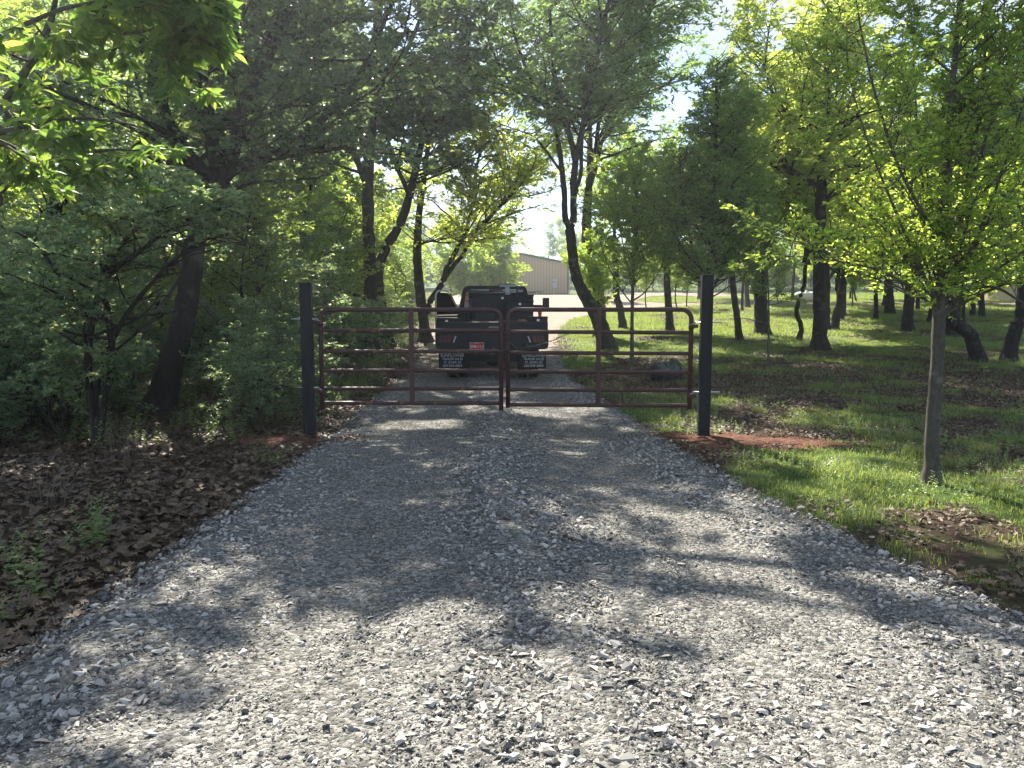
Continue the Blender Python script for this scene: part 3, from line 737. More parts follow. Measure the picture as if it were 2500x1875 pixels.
k = (rng.rand(PX.size) < np.clip(gr * 1.8 - .3, .0, 1)) & (dd < -.06) & ~clay & (PX < PY * .8 + 2)
tag(gn_scatter("grass", np.stack([PX, PY, gz(PX, PY)], -1)[k], rng.randint(0, 4, k.sum()), rng.uniform(0, 6.28, k.sum()), rng.uniform(.5, 1.05, k.sum()), gp_s),
    "short green grass growing under the trees right of the drive", "grass", kind="stuff")
k = (rng.rand(PX.size) < np.clip((vnoise(PX, PY, .8, 91) - .72) * 3.0, .01, .8) * np.clip(gr * 2, .1, 1)) & (dd < -.1) & ~clay
tag(gn_scatter("tall_grass", np.stack([PX, PY, gz(PX, PY)], -1)[k], rng.randint(0, 4, k.sum()), rng.uniform(0, 6.28, k.sum()), rng.uniform(.5, .95, k.sum()), gp_t),
    "taller grass tufts on the right verge", "grass", kind="stuff")
k = (rng.rand(PX.size) < np.clip((vnoise(PX, PY, 1.1, 92) - .38) * 2.0, .03, .75) * np.clip(gr * 1.8, .15, 1)) & (dd < -.1) & ~clay
tag(gn_scatter("weeds", np.stack([PX, PY, gz(PX, PY)], -1)[k], rng.randint(0, 4, k.sum()), rng.uniform(0, 6.28, k.sum()), rng.uniform(.7, 1.5, k.sum()), wp),
    "low leafy weeds mixed into the grass", "weeds", kind="stuff")
PX, PY = jitter_grid(-20, 60, 30, 84, .55, rng)
gr = grassy(PX, PY); dd = on_drive(PX, PY)
lane = ((PY > 55) & (PY < 58.7) & (PX > 12)) | ((PY > 70) & (PY < 81) & (PX > 12) & (PX < 22.5))
k = (rng.rand(PX.size) < np.clip(gr * 2.2 - .2, .0, 1)) & (dd < -.2) & ~lane & (np.abs(PX) < PY * .72 + 2)
tag(gn_scatter("far_grass", np.stack([PX, PY, gz(PX, PY)], -1)[k], rng.randint(0, 4, k.sum()), rng.uniform(0, 6.28, k.sum()), rng.uniform(1.4, 2.6, k.sum()), gp_s),
    "sunlit grass among the distant trees", "grass", kind="stuff")
PX, PY = jitter_grid(-18, -2.2, 3.2, 32, .36, rng)
dd = on_drive(PX, PY)
k = (rng.rand(PX.size) < np.clip((fbm(PX, PY, 1.6, 93) - .40) * 2.6, .06, .8) * (.8 + .7 * sstep(8, 16, PY - PX * .3))) & (dd < -.25) & (-PX < PY * .8 + 2)
tag(gn_scatter("undergrowth", np.stack([PX, PY, gz(PX, PY)], -1)[k], rng.randint(0, 3, k.sum()), rng.uniform(0, 6.28, k.sum()), rng.uniform(.7, 1.8, k.sum()), wpt),
    "green seedlings and weeds rising through the leaf litter", "undergrowth", kind="stuff")
# ------------------------------------------------------------------ trees
# crowns carved open so chosen sun patches land on the drive (x, y, radius x, radius y, chance a leaf is missing)
GAPS = []
def carve_sun_gaps(P, rng):
    t = (P[:, 2] - slope(4.0)) / TO_SUN[2]; x_, y_ = P[:, 0] - TO_SUN[0] * t, P[:, 1] - TO_SUN[1] * t
    keep = np.ones(len(P), bool)
    for (x, y, rx, ry, pr) in GAPS:
        e = ((x_ - x) / rx) ** 2 + ((y_ - y) / ry) ** 2
        keep &= ~((e < 1 + .5 * (vnoise(x_, y_, .4, 17) - .5)) & (rng.rand(len(P)) < pr))
    return keep
def grow(name, label, base, skel, leaf, bark='bark', n1=60, L1=(1.2, 2.2), n2=9, n3=5, nl=8, start=.35, up=.35, spread=1.0, droop=0.0,
         leaf_len=.09, leaf_w=.5, q=1, seed=0, cat="tree", group=None, env=None, limb_parts=True, twig_geo=True, gaps=True, flat=.5, l2=.42, l3=.16, root_name=None, sides=10, skel_w=None, low=False):
    """skel: list of (points, radii, part name). Branches, twigs and leaves grow from it."""
    rng = RS(seed + 500)
    root = empty(root_name or name, base)
    b = np.asarray(base, float)
    paths = []
    for i, (pts, rad, nm) in enumerate(skel):
        n = max(8, int(len(pts) * 5)); P, R = smooth_path(pts, rad, n)
        wob = rng.normal(0, min(.012, .05 * float(R[0])), P.shape) * (1 if i else .6); wob[0] = 0; P = P + wob
        if i == 0:      # root flare
            h = P[:, 2] - P[0, 2]; R = R * (1 + .75 * np.exp(-h / (.05 + R * .6)))
            P[0, 2] -= .12
        R = R * (1 + rng.uniform(-.05, .07, len(R)))
        paths.append((P, R))
        V, Fq = tubes((P - b)[None], R[None], sides if i == 0 else 8)
        me = mesh_np(nm, V, Fq, M[bark], True)
        link(nm, me, root)
    # first order branches
    W = []
    for j, (P, R) in enumerate(paths):
        seg = np.linalg.norm(np.diff(P, axis=0), axis=1)
        hfrac = (P[:-1, 2] - b[2]) / max(.1, max(p[0][:, 2].max() for p in paths) - b[2])
        w = seg * (hfrac > start) * ((.25 + hfrac) if not low else (1.3 - hfrac)) * (1.0 if skel_w is None else skel_w[j])
        W += [(w_, j, i) for i, w_ in enumerate(w)]
    ws = np.array([w[0] for w in W]); ws /= ws.sum()
    pick = rng.choice(len(W), n1, p=ws)
    S = np.array([paths[W[p][1]][0][W[p][2]] * (1 - f) + paths[W[p][1]][0][W[p][2] + 1] * f for p, f in zip(pick, rng.rand(n1))])
    T = norm(np.array([paths[W[p][1]][0][W[p][2] + 1] - paths[W[p][1]][0][W[p][2]] for p in pick]))
    R0 = np.array([paths[W[p][1]][1][W[p][2]] for p in pick])
    az = rng.uniform(0, 2 * np.pi, n1)
    out = np.stack([np.cos(az), np.sin(az), np.zeros(n1)], -1)
    D = norm(T * .35 + out * spread + UP * up + rng.normal(0, .15, (n1, 3)))
    topf = (S[:, 2] - b[2]) / max(.1, S[:, 2].max() - b[2])
    Lg = rng.uniform(L1[0], L1[1], n1) * (1.15 - .5 * topf)
    def branch(S, D, Lg, segs, wig, dr):
        n = len(S); P = np.zeros((n, segs + 1, 3)); P[:, 0] = S; d = D.copy()
        for i in range(segs):
            d = norm(d + rng.normal(0, wig, (n, 3)) + UP * dr); P[:, i + 1] = P[:, i] + d * (Lg / segs)[:, None]
        return P
    B1 = branch(S, D, Lg, 6, .16, -droop + .04)
    r1 = np.minimum(R0 * .55, .012 + .012 * Lg)
    VV, FF, nb = [], [], 0
    def addt(P, r, sd):
        nonlocal nb
        tt = np.linspace(1, .25, P.shape[1])[None]
        V, Fq = tubes(P - b, r[:, None] * tt, sd); VV.append(V); FF.append(Fq + nb); nb += len(V)
    addt(B1, r1, 4)
    # second order
    def side(B, n_per, l, wig, dr, segs, planar):
        n, s, _ = B.shape
        ii = np.repeat(np.arange(n), n_per); f = (np.tile(np.arange(n_per), n) + rng.rand(len(ii))) / n_per * .85 + .14
        u = f * (s - 1); k = np.minimum(u.astype(int), s - 2); fr = (u - k)[:, None]
        St = B[ii, k] * (1 - fr) + B[ii, k + 1] * fr; T = norm(B[ii, k + 1] - B[ii, k])
        sd = np.where(np.tile(np.arange(n_per), n) % 2, 1, -1)[:, None]
        lat = norm(np.cross(T, UP)) * sd
        Dn = norm(T * .75 + lat * .8 + rng.normal(0, planar, (len(ii), 3)) + UP * dr)
        Ln = l * np.linalg.norm(B[:, -1] - B[:, 0], axis=1)[ii] * (1.15 - .65 * f) * rng.uniform(.6, 1.25, len(ii))
        return branch(St, Dn, Ln, segs, wig, dr * .3), Ln
    B2, L2 = side(B1, n2, l2, .14, .12 - droop, 3, .45)
    if env is not None:
        keep = env(B2[:, -1]); B2, L2 = B2[keep], L2[keep]
    if gaps and GAPS:
        keep = carve_sun_gaps(B2.mean(1), rng); B2, L2 = B2[keep], L2[keep]
    addt(B2, .004 + .006 * L2, 3)
    B3, L3 = side(B2, n3, l3 / max(l2, .01) * 1.0 if False else .5, .12, .05 - droop, 2, .5)
    if twig_geo: addt(B3[:, ::2], np.full(len(B3), .003 if leaf_len > .05 else .0022), 3)
    V, Fq = np.vstack(VV), np.vstack(FF)
    link("branches", mesh_np("branches", V, Fq, M[bark], True), root)
    # leaves along the last twigs and tips
    n, s, _ = B3.shape
    ii = np.repeat(np.arange(n), nl); f = (np.tile(np.arange(nl), n) + rng.rand(len(ii))) / nl
    u = f * (s - 1) * .999; k = u.astype(int); fr = (u - k)[:, None]
    Pn = B3[ii, k] * (1 - fr) + B3[ii, k + 1] * fr; T = norm(B3[ii, k + 1] - B3[ii, k])
    sd = np.where(np.tile(np.arange(nl), n) % 2, 1, -1)[:, None]
    Dn = norm(T * .6 + norm(np.cross(T, UP)) * sd * .9 + rng.normal(0, .35, (len(ii), 3)) - UP * (.15 + droop))
    Nn = norm(UP[None] * flat + rng.normal(0, .5, (len(ii), 3)))
    Ln = leaf_len * rng.uniform(.6, 1.25, len(ii))
    if env is not None:
        keep = env(Pn); Pn, Dn, Nn, Ln = Pn[keep], Dn[keep], Nn[keep], Ln[keep]
    if gaps and GAPS:
        keep = carve_sun_gaps(Pn, rng); Pn, Dn, Nn, Ln = Pn[keep], Dn[keep], Nn[keep], Ln[keep]
    V, Fc = leafquads(Pn - b, Dn, Nn, Ln, Ln * leaf_w, q)
    link("crown", mesh_np("crown", V, Fc, M[leaf]), root)
    tag(root, label, cat, group)
    return root
def copy_tree(root, loc, rz=0.0, s=1.0, label=None, group=None, sz=None):
    r = root.copy(); COL.objects.link(r); r.location = loc; r.rotation_euler = (0, 0, rz); r.scale = (s, s, s if sz is None else sz)
    if label: r["label"] = label
    if group: r["group"] = group
    for ch in list(root.children):
        c = ch.copy(); COL.objects.link(c); c.parent = r
    return r
def px_path(pts, Y, dy=0.0):
    """pixel polyline at a given depth, drifting by dy metres in depth along it"""
    n = len(pts); return [at(x, y, Y + dy * i / max(1, n - 1)) for i, (x, y) in enumerate(pts)]
def base_at(px, py):
    p = hit(px, py); return p
def gap_px(px, py, rx, ry, pr=.97):
    c = hit(px, py); e = hit(px + rx, py); f0 = hit(px, py - ry); f1 = hit(px, py + ry)
    GAPS.append((c[0], (f0[1] + f1[1]) / 2, abs(e[0] - c[0]), abs(f0[1] - f1[1]) / 2, pr))
for g_ in ((1350, 1900, 1000, 260), (760, 1640, 200, 120), (1080, 1560, 160, 70), (1500, 1540, 190, 80), (1900, 1560, 260, 110), (2250, 1720, 420, 180), (1760, 1400, 200, 55), (1480, 1330, 130, 34, .7), (2300, 1450, 160, 60, .7),
           (1300, 1010, 190, 20, .95), (1030, 1045, 120, 14, .95), (1420, 1085, 70, 10, .9), (1180, 965, 120, 18, .9), (950, 930, 60, 12, .95), (1620, 1200, 60, 18, .4)): gap_px(*g_)

def prepend(p, path): return [np.asarray(p)] + path

# A - big dark leaning oak in the left woods
p = base_at(385, 1005); Y = p[1]
grow("oak", "big dark oak with a thick leaning trunk left of the left gate post", p,
     [(prepend(p, px_path([(420, 880), (448, 780), (465, 690), (475, 600), (500, 510), (540, 440)], Y, .3)), [.22, .19, .175, .165, .16, .155, .15], "trunk"),
      (px_path([(540, 440), (522, 380), (505, 250), (480, 100), (470, -150), (440, -500)], Y + .3, -1), [.13, .12, .1, .08, .06, .02], "limb"),
      (px_path([(540, 440), (575, 350), (600, 240), (680, 100), (760, -150), (850, -450)], Y + .3, 1), [.13, .11, .1, .08, .06, .02], "limb"),
      (px_path([(545, 430), (590, 402), (650, 385), (760, 320), (880, 180), (980, -50)], Y + .3, .5), [.11, .1, .09, .07, .05, .02], "limb"),
      ([at(620, 180, Y + 1), np.array([-2.6, 12.8, 8.2]), np.array([-.9, 13.1, 9.2]), np.array([.8, 12.4, 10.4]), np.array([2.6, 12.2, 10.4])], [.07, .05, .035, .025, .012], "limb"),  # overhead limb out of view, added to shade the drive
      ([at(600, 240, Y + 1), np.array([-3.2, 14.0, 8.6]), np.array([-1.2, 15.0, 10.4]), np.array([1.2, 15.2, 11.6]), np.array([3.4, 14.6, 12.4]), np.array([4.8, 13.8, 12.6])], [.09, .08, .07, .06, .045, .015], "limb"),  # second limb above the frame, added for shade on drive and verge
      (px_path([(530, 450), (430, 330), (360, 150), (300, -100), (260, -350)], Y + .3, -1.2), [.1, .08, .06, .04, .02], "limb")],
     'dark', n1=200, L1=(1.4, 2.9), n2=9, n3=5, nl=9, start=.26, leaf_len=.11, leaf_w=.55, seed=1, up=.2, droop=.03)

# B - tall pair straight behind the left gate
p = base_at(907, 868); Y = p[1]
grow("oak", "tall straight dark trunk seen through the left half of the left gate", p,
     [(prepend(p, px_path([(906, 760), (903, 640), (898, 520), (900, 380), (915, 200), (925, 20), (935, -250), (940, -450)], Y, .5)), [.24, .2, .19, .18, .17, .15, .12, .08, .03], "trunk"),
      (px_path([(900, 470), (850, 330), (800, 180), (780, 0), (760, -200)], Y, -1), [.1, .09, .07, .05, .02], "limb"),
      (px_path([(912, 250), (980, 150), (1040, 0), (1080, -200)], Y + .3, 1.5), [.1, .08, .05, .02], "limb"),
      (px_path([(900, 730), (850, 715), (800, 700), (740, 690)], Y, -1), [.07, .055, .04, .02], "limb")],
     'dark', n1=125, L1=(2.2, 4.2), n2=9, n3=5, nl=9, start=.33, leaf_len=.155, leaf_w=.55, seed=2, up=.12, droop=.05)
p = base_at(948, 846); Y = p[1]
grow("oak", "dark leaning trunk bending right just behind the tall straight one at the left gate", p,
     [(prepend(p, px_path([(930, 740), (925, 660), (945, 600), (975, 550), (1000, 480), (1020, 390), (1050, 260), (1080, 100), (1090, -100)], Y, .5)), [.2, .17, .16, .16, .15, .14, .12, .1, .06, .03], "trunk"),
      (px_path([(1000, 480), (960, 380), (930, 270), (920, 150)], Y, 1), [.09, .07, .05, .02], "limb"),
      (px_path([(1030, 350), (1090, 280), (1130, 190), (1150, 60)], Y, -1), [.08, .06, .04, .02], "limb")],
     'dark', n1=95, L1=(2.0, 3.8), n2=9, n3=5, nl=8, start=.38, leaf_len=.155, leaf_w=.55, seed=3, up=.12, droop=.05)

# C - forked curving tree left of the truck
p = base_at(1040, 835); Y = p[1]
grow("forked_tree", "forked tree with two slim limbs curving right beside the truck, sparse young leaves", p,
     [(prepend(p, px_path([(1035, 790), (1026, 720), (1019, 640), (1020, 560), (1030, 470), (1045, 360), (1060, 230)], Y, .5)), [.24, .19, .18, .16, .14, .11, .08, .04], "trunk"),
      (px_path([(1040, 765), (1050, 735), (1078, 694), (1094, 647), (1115, 610), (1136, 563), (1152, 505), (1157, 452), (1175, 350), (1200, 250)], Y, -.3), [.14, .12, .115, .1, .09, .08, .07, .06, .04, .02], "limb"),
      (px_path([(1086, 680), (1110, 645), (1131, 620), (1162, 563), (1205, 520), (1250, 470), (1290, 380)], Y, -1.0), [.085, .08, .075, .07, .06, .045, .02], "limb"),
      (px_path([(1240, 480), (1290, 478), (1330, 470), (1375, 455)], Y, -1.0), [.04, .03, .02, .008], "limb"),
      (px_path([(1020, 600), (1050, 590), (1100, 595)], Y, -1), [.05, .035, .015], "limb")],
     'spring', n1=125, L1=(1.6, 3.3), n2=7, n3=4, nl=7, start=.34, leaf_len=0.15, leaf_w=.5, seed=4, up=.35)

# D - the tall leaning multi-stem tree right of centre
p = base_at(1484, 853); Y = p[1]
grow("ash_tree", "tall leaning tree whose curved trunk forks high behind the right gate", p,
     [(prepend(p, px_path([(1459, 775), (1424, 715), (1404, 665), (1397, 606), (1391, 559)], Y, 0)), [.27, .24, .2, .175, .165, .16], "trunk"),
      (px_path([(1391, 559), (1380, 530), (1378, 476), (1371, 410), (1362, 340), (1345, 285), (1290, 180), (1250, 60), (1230, -100)], Y, .8), [.11, .1, .095, .09, .08, .07, .055, .04, .02], "limb"),
      (px_path([(1391, 559), (1400, 530), (1400, 447), (1404, 390), (1388, 320), (1366, 250), (1348, 120), (1340, -50), (1335, -300)], Y, -.8), [.12, .115, .11, .105, .09, .08, .06, .04, .02], "limb"),
      (px_path([(1403, 400), (1420, 330), (1432, 230), (1450, 90), (1470, -80), (1490, -300)], Y, .6), [.09, .08, .07, .055, .04, .02], "limb"),
      (px_path([(1404, 480), (1418, 420), (1428, 300), (1500, 140), (1560, 0), (1600, -150)], Y, -1.4), [.07, .065, .06, .045, .035, .015], "limb"),
      ([at(1404, 390, Y - .5), np.array([2.8, Y - 3, 10.5]), np.array([3.6, Y - 5.5, 12.6]), np.array([4.6, Y - 8, 13.8])], [.08, .07, .055, .02], "limb"),  # overhead limb added toward the camera to shade the right verge
      (px_path([(1347, 290), (1290, 250), (1230, 180), (1180, 60), (1150, -80)], Y, 1.2), [.06, .05, .04, .03, .01], "limb"),
      (px_path([(1371, 420), (1310, 340), (1270, 320), (1210, 300)], Y, -1), [.05, .035, .02, .01], "limb")],
     'ash', bark='bark_grey', n1=170, L1=(2.2, 4.8), n2=9, n3=4, nl=8, start=.42, leaf_len=0.19, leaf_w=0.34, seed=5, up=.3, droop=.07)
p = base_at(1470, 822); Y = p[1]
grow("ash_tree", "thick dark trunk crossing behind the leaning tree, forked above the level of the shed roof", p,
     [(prepend(p, px_path([(1465, 750), (1458, 690), (1440, 640), (1432, 590), (1432, 535), (1437, 459)], Y, .3)), [.25, .2, .19, .19, .2, .19, .16], "trunk"),
      (px_path([(1437, 459), (1440, 360), (1436, 250), (1430, 100), (1420, -100)], Y, .8), [.12, .11, .09, .06, .02], "limb"),
      (px_path([(1437, 459), (1455, 400), (1478, 310), (1530, 190), (1570, 60), (1610, -80)], Y, -.8), [.12, .11, .09, .07, .045, .02], "limb"),
      (px_path([(1470, 340), (1540, 260), (1620, 210), (1700, 150)], Y, 1), [.07, .055, .04, .02], "limb"),
      ([at(1478, 310, Y), np.array([4.6, Y - 4, 11.5]), np.array([5.6, Y - 8, 13.0]), np.array([6.4, Y - 11, 13.4])], [.08, .07, .055, .02], "limb"),  # limb stretched out overhead, added for shade on the right verge
      ([at(1450, 400, Y), np.array([3.2, Y - 5, 11.2]), np.array([3.4, Y - 9, 12.6]), np.array([3.6, Y - 12.5, 12.8])], [.08, .07, .055, .02], "limb")],  # another added overhead limb, shading the same verge
     'ash', bark='bark_grey', n1=150, L1=(2.2, 4.6), n2=9, n3=4, nl=8, start=.45, leaf_len=0.2, leaf_w=0.34, seed=6, up=.3, droop=.06)

# E - slender planted tree behind the right gate
p = base_at(1543, 886); Y = p[1]
grow("young_tree", "slender young tree with upswept branches seen through the right half of the right gate", p,
     [(prepend(p, px_path([(1543, 810), (1544, 735), (1548, 640), (1552, 540), (1556, 440), (1560, 370)], Y, 0)), [.055, .05, .048, .04, .03, .02, .008], "trunk"),
      (px_path([(1544, 742), (1522, 715), (1490, 660), (1465, 590), (1450, 520)], Y, -.4), [.022, .02, .017, .012, .006], "limb"),
      (px_path([(1544, 735), (1575, 712), (1610, 660), (1630, 590), (1640, 520)], Y, .4), [.024, .02, .017, .012, .006], "limb"),
      (px_path([(1545, 715), (1530, 640), (1510, 540), (1500, 440)], Y, .5), [.022, .018, .012, .006], "limb"),
      (px_path([(1546, 700), (1575, 620), (1595, 530), (1600, 440)], Y, -.5), [.022, .018, .012, .006], "limb")],
     'elm', bark='bark_smooth', n1=120, L1=(.6, 1.15), n2=8, n3=4, nl=8, start=.33, leaf_len=0.07, leaf_w=.5, seed=7, up=.75, spread=.8)

# F - dense dark green cone, its stem hidden by the right gate post
p = base_at(1722, 884); Y = p[1]
def envF(c):
    def f(P):
        h = (P[:, 2] - 1.9) / 6.6; r = np.hypot(P[:, 0] - c[0], P[:, 1] - c[1])
        return (h > .02 + .12 * vnoise(P[:, 0], P[:, 1], .5, 6)) & (r < 2.5 * np.sqrt(np.clip(1.02 - h, 0, 1)) * (.78 + .45 * vnoise(P[:, 0] * 1.0 + P[:, 1], P[:, 2], .7, 7)))
    return f
cF = at(1752, 500, Y)
grow("dense_tree", "dense dark green cone-shaped tree filling the space behind the top of the right gate post", p,
     [(prepend(p, px_path([(1724, 780), (1730, 660), (1742, 500), (1748, 340), (1750, 200), (1750, 140)], Y, -.2)), [.085, .075, .065, .055, .04, .025, .008], "trunk"),
      (px_path([(1726, 740), (1760, 660), (1800, 540), (1820, 420)], Y, .4), [.04, .032, .022, .008], "limb"),
      (px_path([(1728, 700), (1690, 600), (1665, 480), (1660, 380)], Y, -.6), [.04, .032, .022, .008], "limb"),
      (px_path([(1727, 720), (1690, 660), (1640, 620), (1600, 590)], Y, .3), [.03, .024, .016, .006], "limb"),
      (px_path([(1735, 620), (1770, 480), (1790, 330), (1790, 240)], Y, .6), [.035, .028, .018, .006], "limb")],
     'willow', n1=230, L1=(.9, 2.4), n2=9, n3=5, nl=8, start=.16, leaf_len=.10, leaf_w=.4, seed=8, up=.45, droop=.03, env=envF(cF), twig_geo=False)
p = base_at(1875, 896)
grow("sapling", "thin sapling with a bare stem standing just right of the right gate post", p,
     [(prepend(p, px_path([(1877, 800), (1876, 720), (1872, 640), (1860, 560)], p[1], 0)), [.03, .025, .02, .015, .006], "trunk"),
      (px_path([(1877, 790), (1830, 780), (1780, 770)], p[1], -.5), [.012, .009, .004], "limb")],
     'willow', bark='bark_smooth', n1=36, L1=(.5, 1.2), n2=7, n3=4, nl=7, start=.42, leaf_len=.075, leaf_w=.4, seed=9, up=.3)

# G - tall oak with black angular limbs, right
p = base_at(2002, 851); Y = p[1]
grow("oak", "tall oak with straight dark trunk and crooked black limbs in the right field", p,
     [(prepend(p, px_path([(2001, 760), (2000, 640), (2003, 540), (2007, 443), (2012, 375), (2022, 203), (2016, 120), (2010, 20)], Y, .2)), [.25, .2, .185, .18, .17, .15, .09, .07, .03], "trunk"),
      (px_path([(2006, 462), (1992, 452), (1967, 435), (1912, 405), (1862, 371), (1830, 310)], Y, -.7), [.1, .09, .08, .07, .05, .02], "limb"),
      (px_path([(2012, 380), (1985, 345), (1959, 312), (1920, 274), (1887, 228), (1870, 140), (1880, 60)], Y, .4), [.1, .09, .085, .075, .06, .04, .02], "limb"),
      (px_path([(1912, 405), (1900, 450), (1870, 480)], Y, -.7), [.04, .03, .01], "limb"),
      (px_path([(2014, 360), (2060, 290), (2090, 190), (2080, 60), (2070, -60)], Y, .8), [.08, .07, .055, .035, .015], "limb"),
      (px_path([(2010, 430), (2064, 409), (2130, 400), (2190, 360)], Y, -.8), [.07, .055, .04, .02], "limb")],
     'spring', n1=170, L1=(1.6, 3.5), n2=8, n3=4, nl=7, start=.36, leaf_len=0.15, leaf_w=.5, seed=10, up=.3)

# H - near young elm on the right
p = base_at(2275, 1180); Y = p[1]
lim = [([(2300, 770), (2240, 715), (2160, 665), (2060, 640), (1960, 625)], -.5), ([(2298, 755), (2240, 640), (2180, 500), (2120, 350), (2070, 180)], -.3),
       ([(2296, 745), (2215, 620), (2100, 500), (2000, 420)], .5), ([(2310, 765), (2380, 725), (2460, 690), (2560, 640), (2650, 600)], -.3),
       ([(2315, 760), (2400, 660), (2480, 560), (2560, 430)], .5), ([(2330, 700), (2400, 540), (2460, 380), (2510, 200), (2540, 40)], -.5),
       ([(2305, 690), (2260, 500), (2240, 330), (2230, 120), (2220, -50)], .5), ([(2310, 560), (2380, 420), (2430, 240), (2450, 30), (2470, -150)], .3),
       ([(2300, 600), (2200, 420), (2140, 240), (2100, 60), (2080, -80)], -.6), ([(2320, 720), (2420, 700), (2500, 740), (2580, 770)], -.4)]
sk = [(prepend(p, px_path([(2276, 1080), (2283, 960), (2289, 860), (2292, 780), (2296, 680), (2304, 540), (2312, 400), (2325, 220), (2340, 40), (2350, -150), (2360, -350)], Y, 0)), [.068, .066, .062, .058, .056, .044, .038, .032, .026, .02, .013, .006], "trunk"),
      (px_path([(2302, 772), (2325, 730), (2335, 650), (2345, 540), (2375, 380), (2400, 200), (2410, 0), (2430, -250)], Y, .2), [.034, .034, .032, .028, .022, .017, .011, .005], "limb")]
for pts, dy in lim:
    k = len(pts); sk.append((px_path(pts, Y, dy), list(np.linspace(.017, .004, k)), "limb"))
grow("elm_tree", "young elm with a smooth grey trunk and bright yellow-green leaves, nearest tree on the right", p, sk,
     'elm', bark='bark_smooth', n1=225, L1=(.5, 1.15), n2=8, n3=4, nl=6, start=.28, leaf_len=.052, leaf_w=.48, seed=11, up=.45, spread=.9, q=1, sides=14, gaps=False)

# I - branches of a tree standing beyond the left edge, reaching in overhead
b0 = np.array([-5.2, 4.4, float(gz(-5.2, 4.4))])
grow("pecan_tree", "branches with long hanging leaves reaching into the top left corner from a nearby tree", b0,
     [([b0, b0 + [.1, 0, 1.5], b0 + [.2, 0, 3.2], b0 + [.3, .1, 5.5]], [.14, .12, .1, .05], "trunk"),
      (prepend(b0 + [.2, 0, 2.6], px_path([(-60, 330), (10, 250), (70, 160), (120, 60), (150, -60)], 4.4, .2)), [.04, .03, .026, .022, .018, .01], "limb"),
      (px_path([(70, 165), (140, 95), (240, 85), (340, 78), (430, 50), (560, -10)], 4.4, -.2), [.014, .013, .011, .009, .007, .004], "limb"),
      (px_path([(-60, 330), (60, 310), (180, 290), (300, 300), (400, 330)], 4.2, .5), [.02, .012, .009, .007, .003], "limb"),
      (prepend(b0 + [.2, 0, 2.0], px_path([(-80, 520), (0, 465), (60, 420), (150, 380), (260, 365), (380, 370)], 5.2, .2)), [.04, .028, .024, .02, .015, .01, .004], "limb"),
      (px_path([(150, -60), (260, -40), (400, -60), (520, -90)], 4.6, -.6), [.014, .01, .008, .004], "limb"),
      (px_path([(60, 60), (160, 20), (300, 0), (420, 20), (500, 80)], 3.9, .2), [.012, .01, .008, .006, .003], "limb")],
     'near', bark='bark_smooth', n1=66, L1=(.3, .75), n2=6, n3=3, nl=5, start=.42, leaf_len=.098, leaf_w=.36, seed=12, env=lambda P: P[:, 0] < -1.5 + .35 * (vnoise(P[:, 1], P[:, 2], .25, 2) - .5), up=-.02, droop=.16, q=2, gaps=False, spread=.9, skel_w=[.05, .6, 1.6, 1.3, 1.0, 1.3, 1.5])

# J - leafy multi-stem thicket in the near left woods
p = base_at(240, 1082); Y = p[1]
grow("thicket_tree", "multi-stem tree with a broad pale leafy crown in the near left woods", p,
     [(prepend(p, px_path([(222, 980), (215, 880), (225, 780), (250, 690), (300, 600)], Y, -.8)), [.06, .05, .045, .04, .03, .012], "trunk"),
      (prepend(p, px_path([(255, 980), (275, 880), (262, 760), (258, 660), (330, 560), (420, 500)], Y, -1.2)), [.05, .045, .04, .035, .03, .02, .008], "limb"),
      (prepend(p, px_path([(238, 950), (290, 800), (380, 680), (470, 600), (560, 570)], Y, -1.5)), [.04, .035, .028, .022, .015, .006], "limb"),
      (px_path([(258, 680), (330, 620), (450, 540), (540, 510), (620, 540)], Y - .8, -.6), [.025, .02, .015, .01, .005], "limb"),
      (px_path([(225, 780), (150, 680), (90, 600), (30, 560)], Y - .5, -.4), [.03, .02, .014, .006], "limb")],
     'bush', n1=95, L1=(.5, 1.15), n2=7, n3=4, nl=6, start=.36, leaf_len=.072, leaf_w=.55, seed=13, up=.15, q=1, flat=.9, gaps=False, env=lambda P: (P[:, 2] > 1.25 + .5 * vnoise(P[:, 0], P[:, 1], .4, 3) + 1.0 * sstep(-4.6, -4.0, P[:, 0] + .06 * (P[:, 1] - 8))) & (P[:, 0] < -1.9 - .12 * P[:, 1]))

# K - a lower leafy shrub in front of it, and dark trunk far left
p = base_at(150, 1075); Y = p[1]
grow("woodland_shrub", "low pale shrub at the left edge in front of the leaf litter", p,
     [(prepend(p, px_path([(120, 1000), (150, 920), (200, 870)], Y, -.3)), [.02, .016, .01, .004], "stem"),
      (prepend(p, px_path([(160, 1000), (200, 940), (250, 900), (300, 880)], Y, -.4)), [.02, .016, .012, .008, .003], "stem"),
      (prepend(p, px_path([(110, 1010), (60, 940), (10, 900)], Y, .2)), [.018, .014, .01, .004], "stem")],
     'bush', n1=55, L1=(.35, .8), n2=6, n3=4, nl=6, start=.25, leaf_len=.065, leaf_w=.55, seed=14, up=.1, flat=.9, gaps=False, cat="shrub")
p = base_at(100, 935); Y = p[1]
grow("oak", "dark upright oak trunk near the left edge, half hidden by leaves", p,
     [(prepend(p, px_path([(105, 820), (112, 700), (118, 600), (135, 500), (150, 420), (160, 300), (170, 150), (180, -50), (185, -300)], Y, .3)), [.2, .17, .16, .15, .14, .13, .11, .09, .06, .02], "trunk"),
      (px_path([(135, 500), (230, 440), (330, 400), (420, 330), (500, 200)], Y, .5), [.09, .08, .07, .05, .02], "limb"),
      (px_path([(150, 420), (80, 330), (20, 200), (-40, 0)], Y, .5), [.07, .06, .04, .02], "limb")],
     'oak', n1=90, L1=(1.2, 2.2), n2=9, n3=5, nl=7, start=.22, leaf_len=.11, leaf_w=.5, seed=15, up=.15)

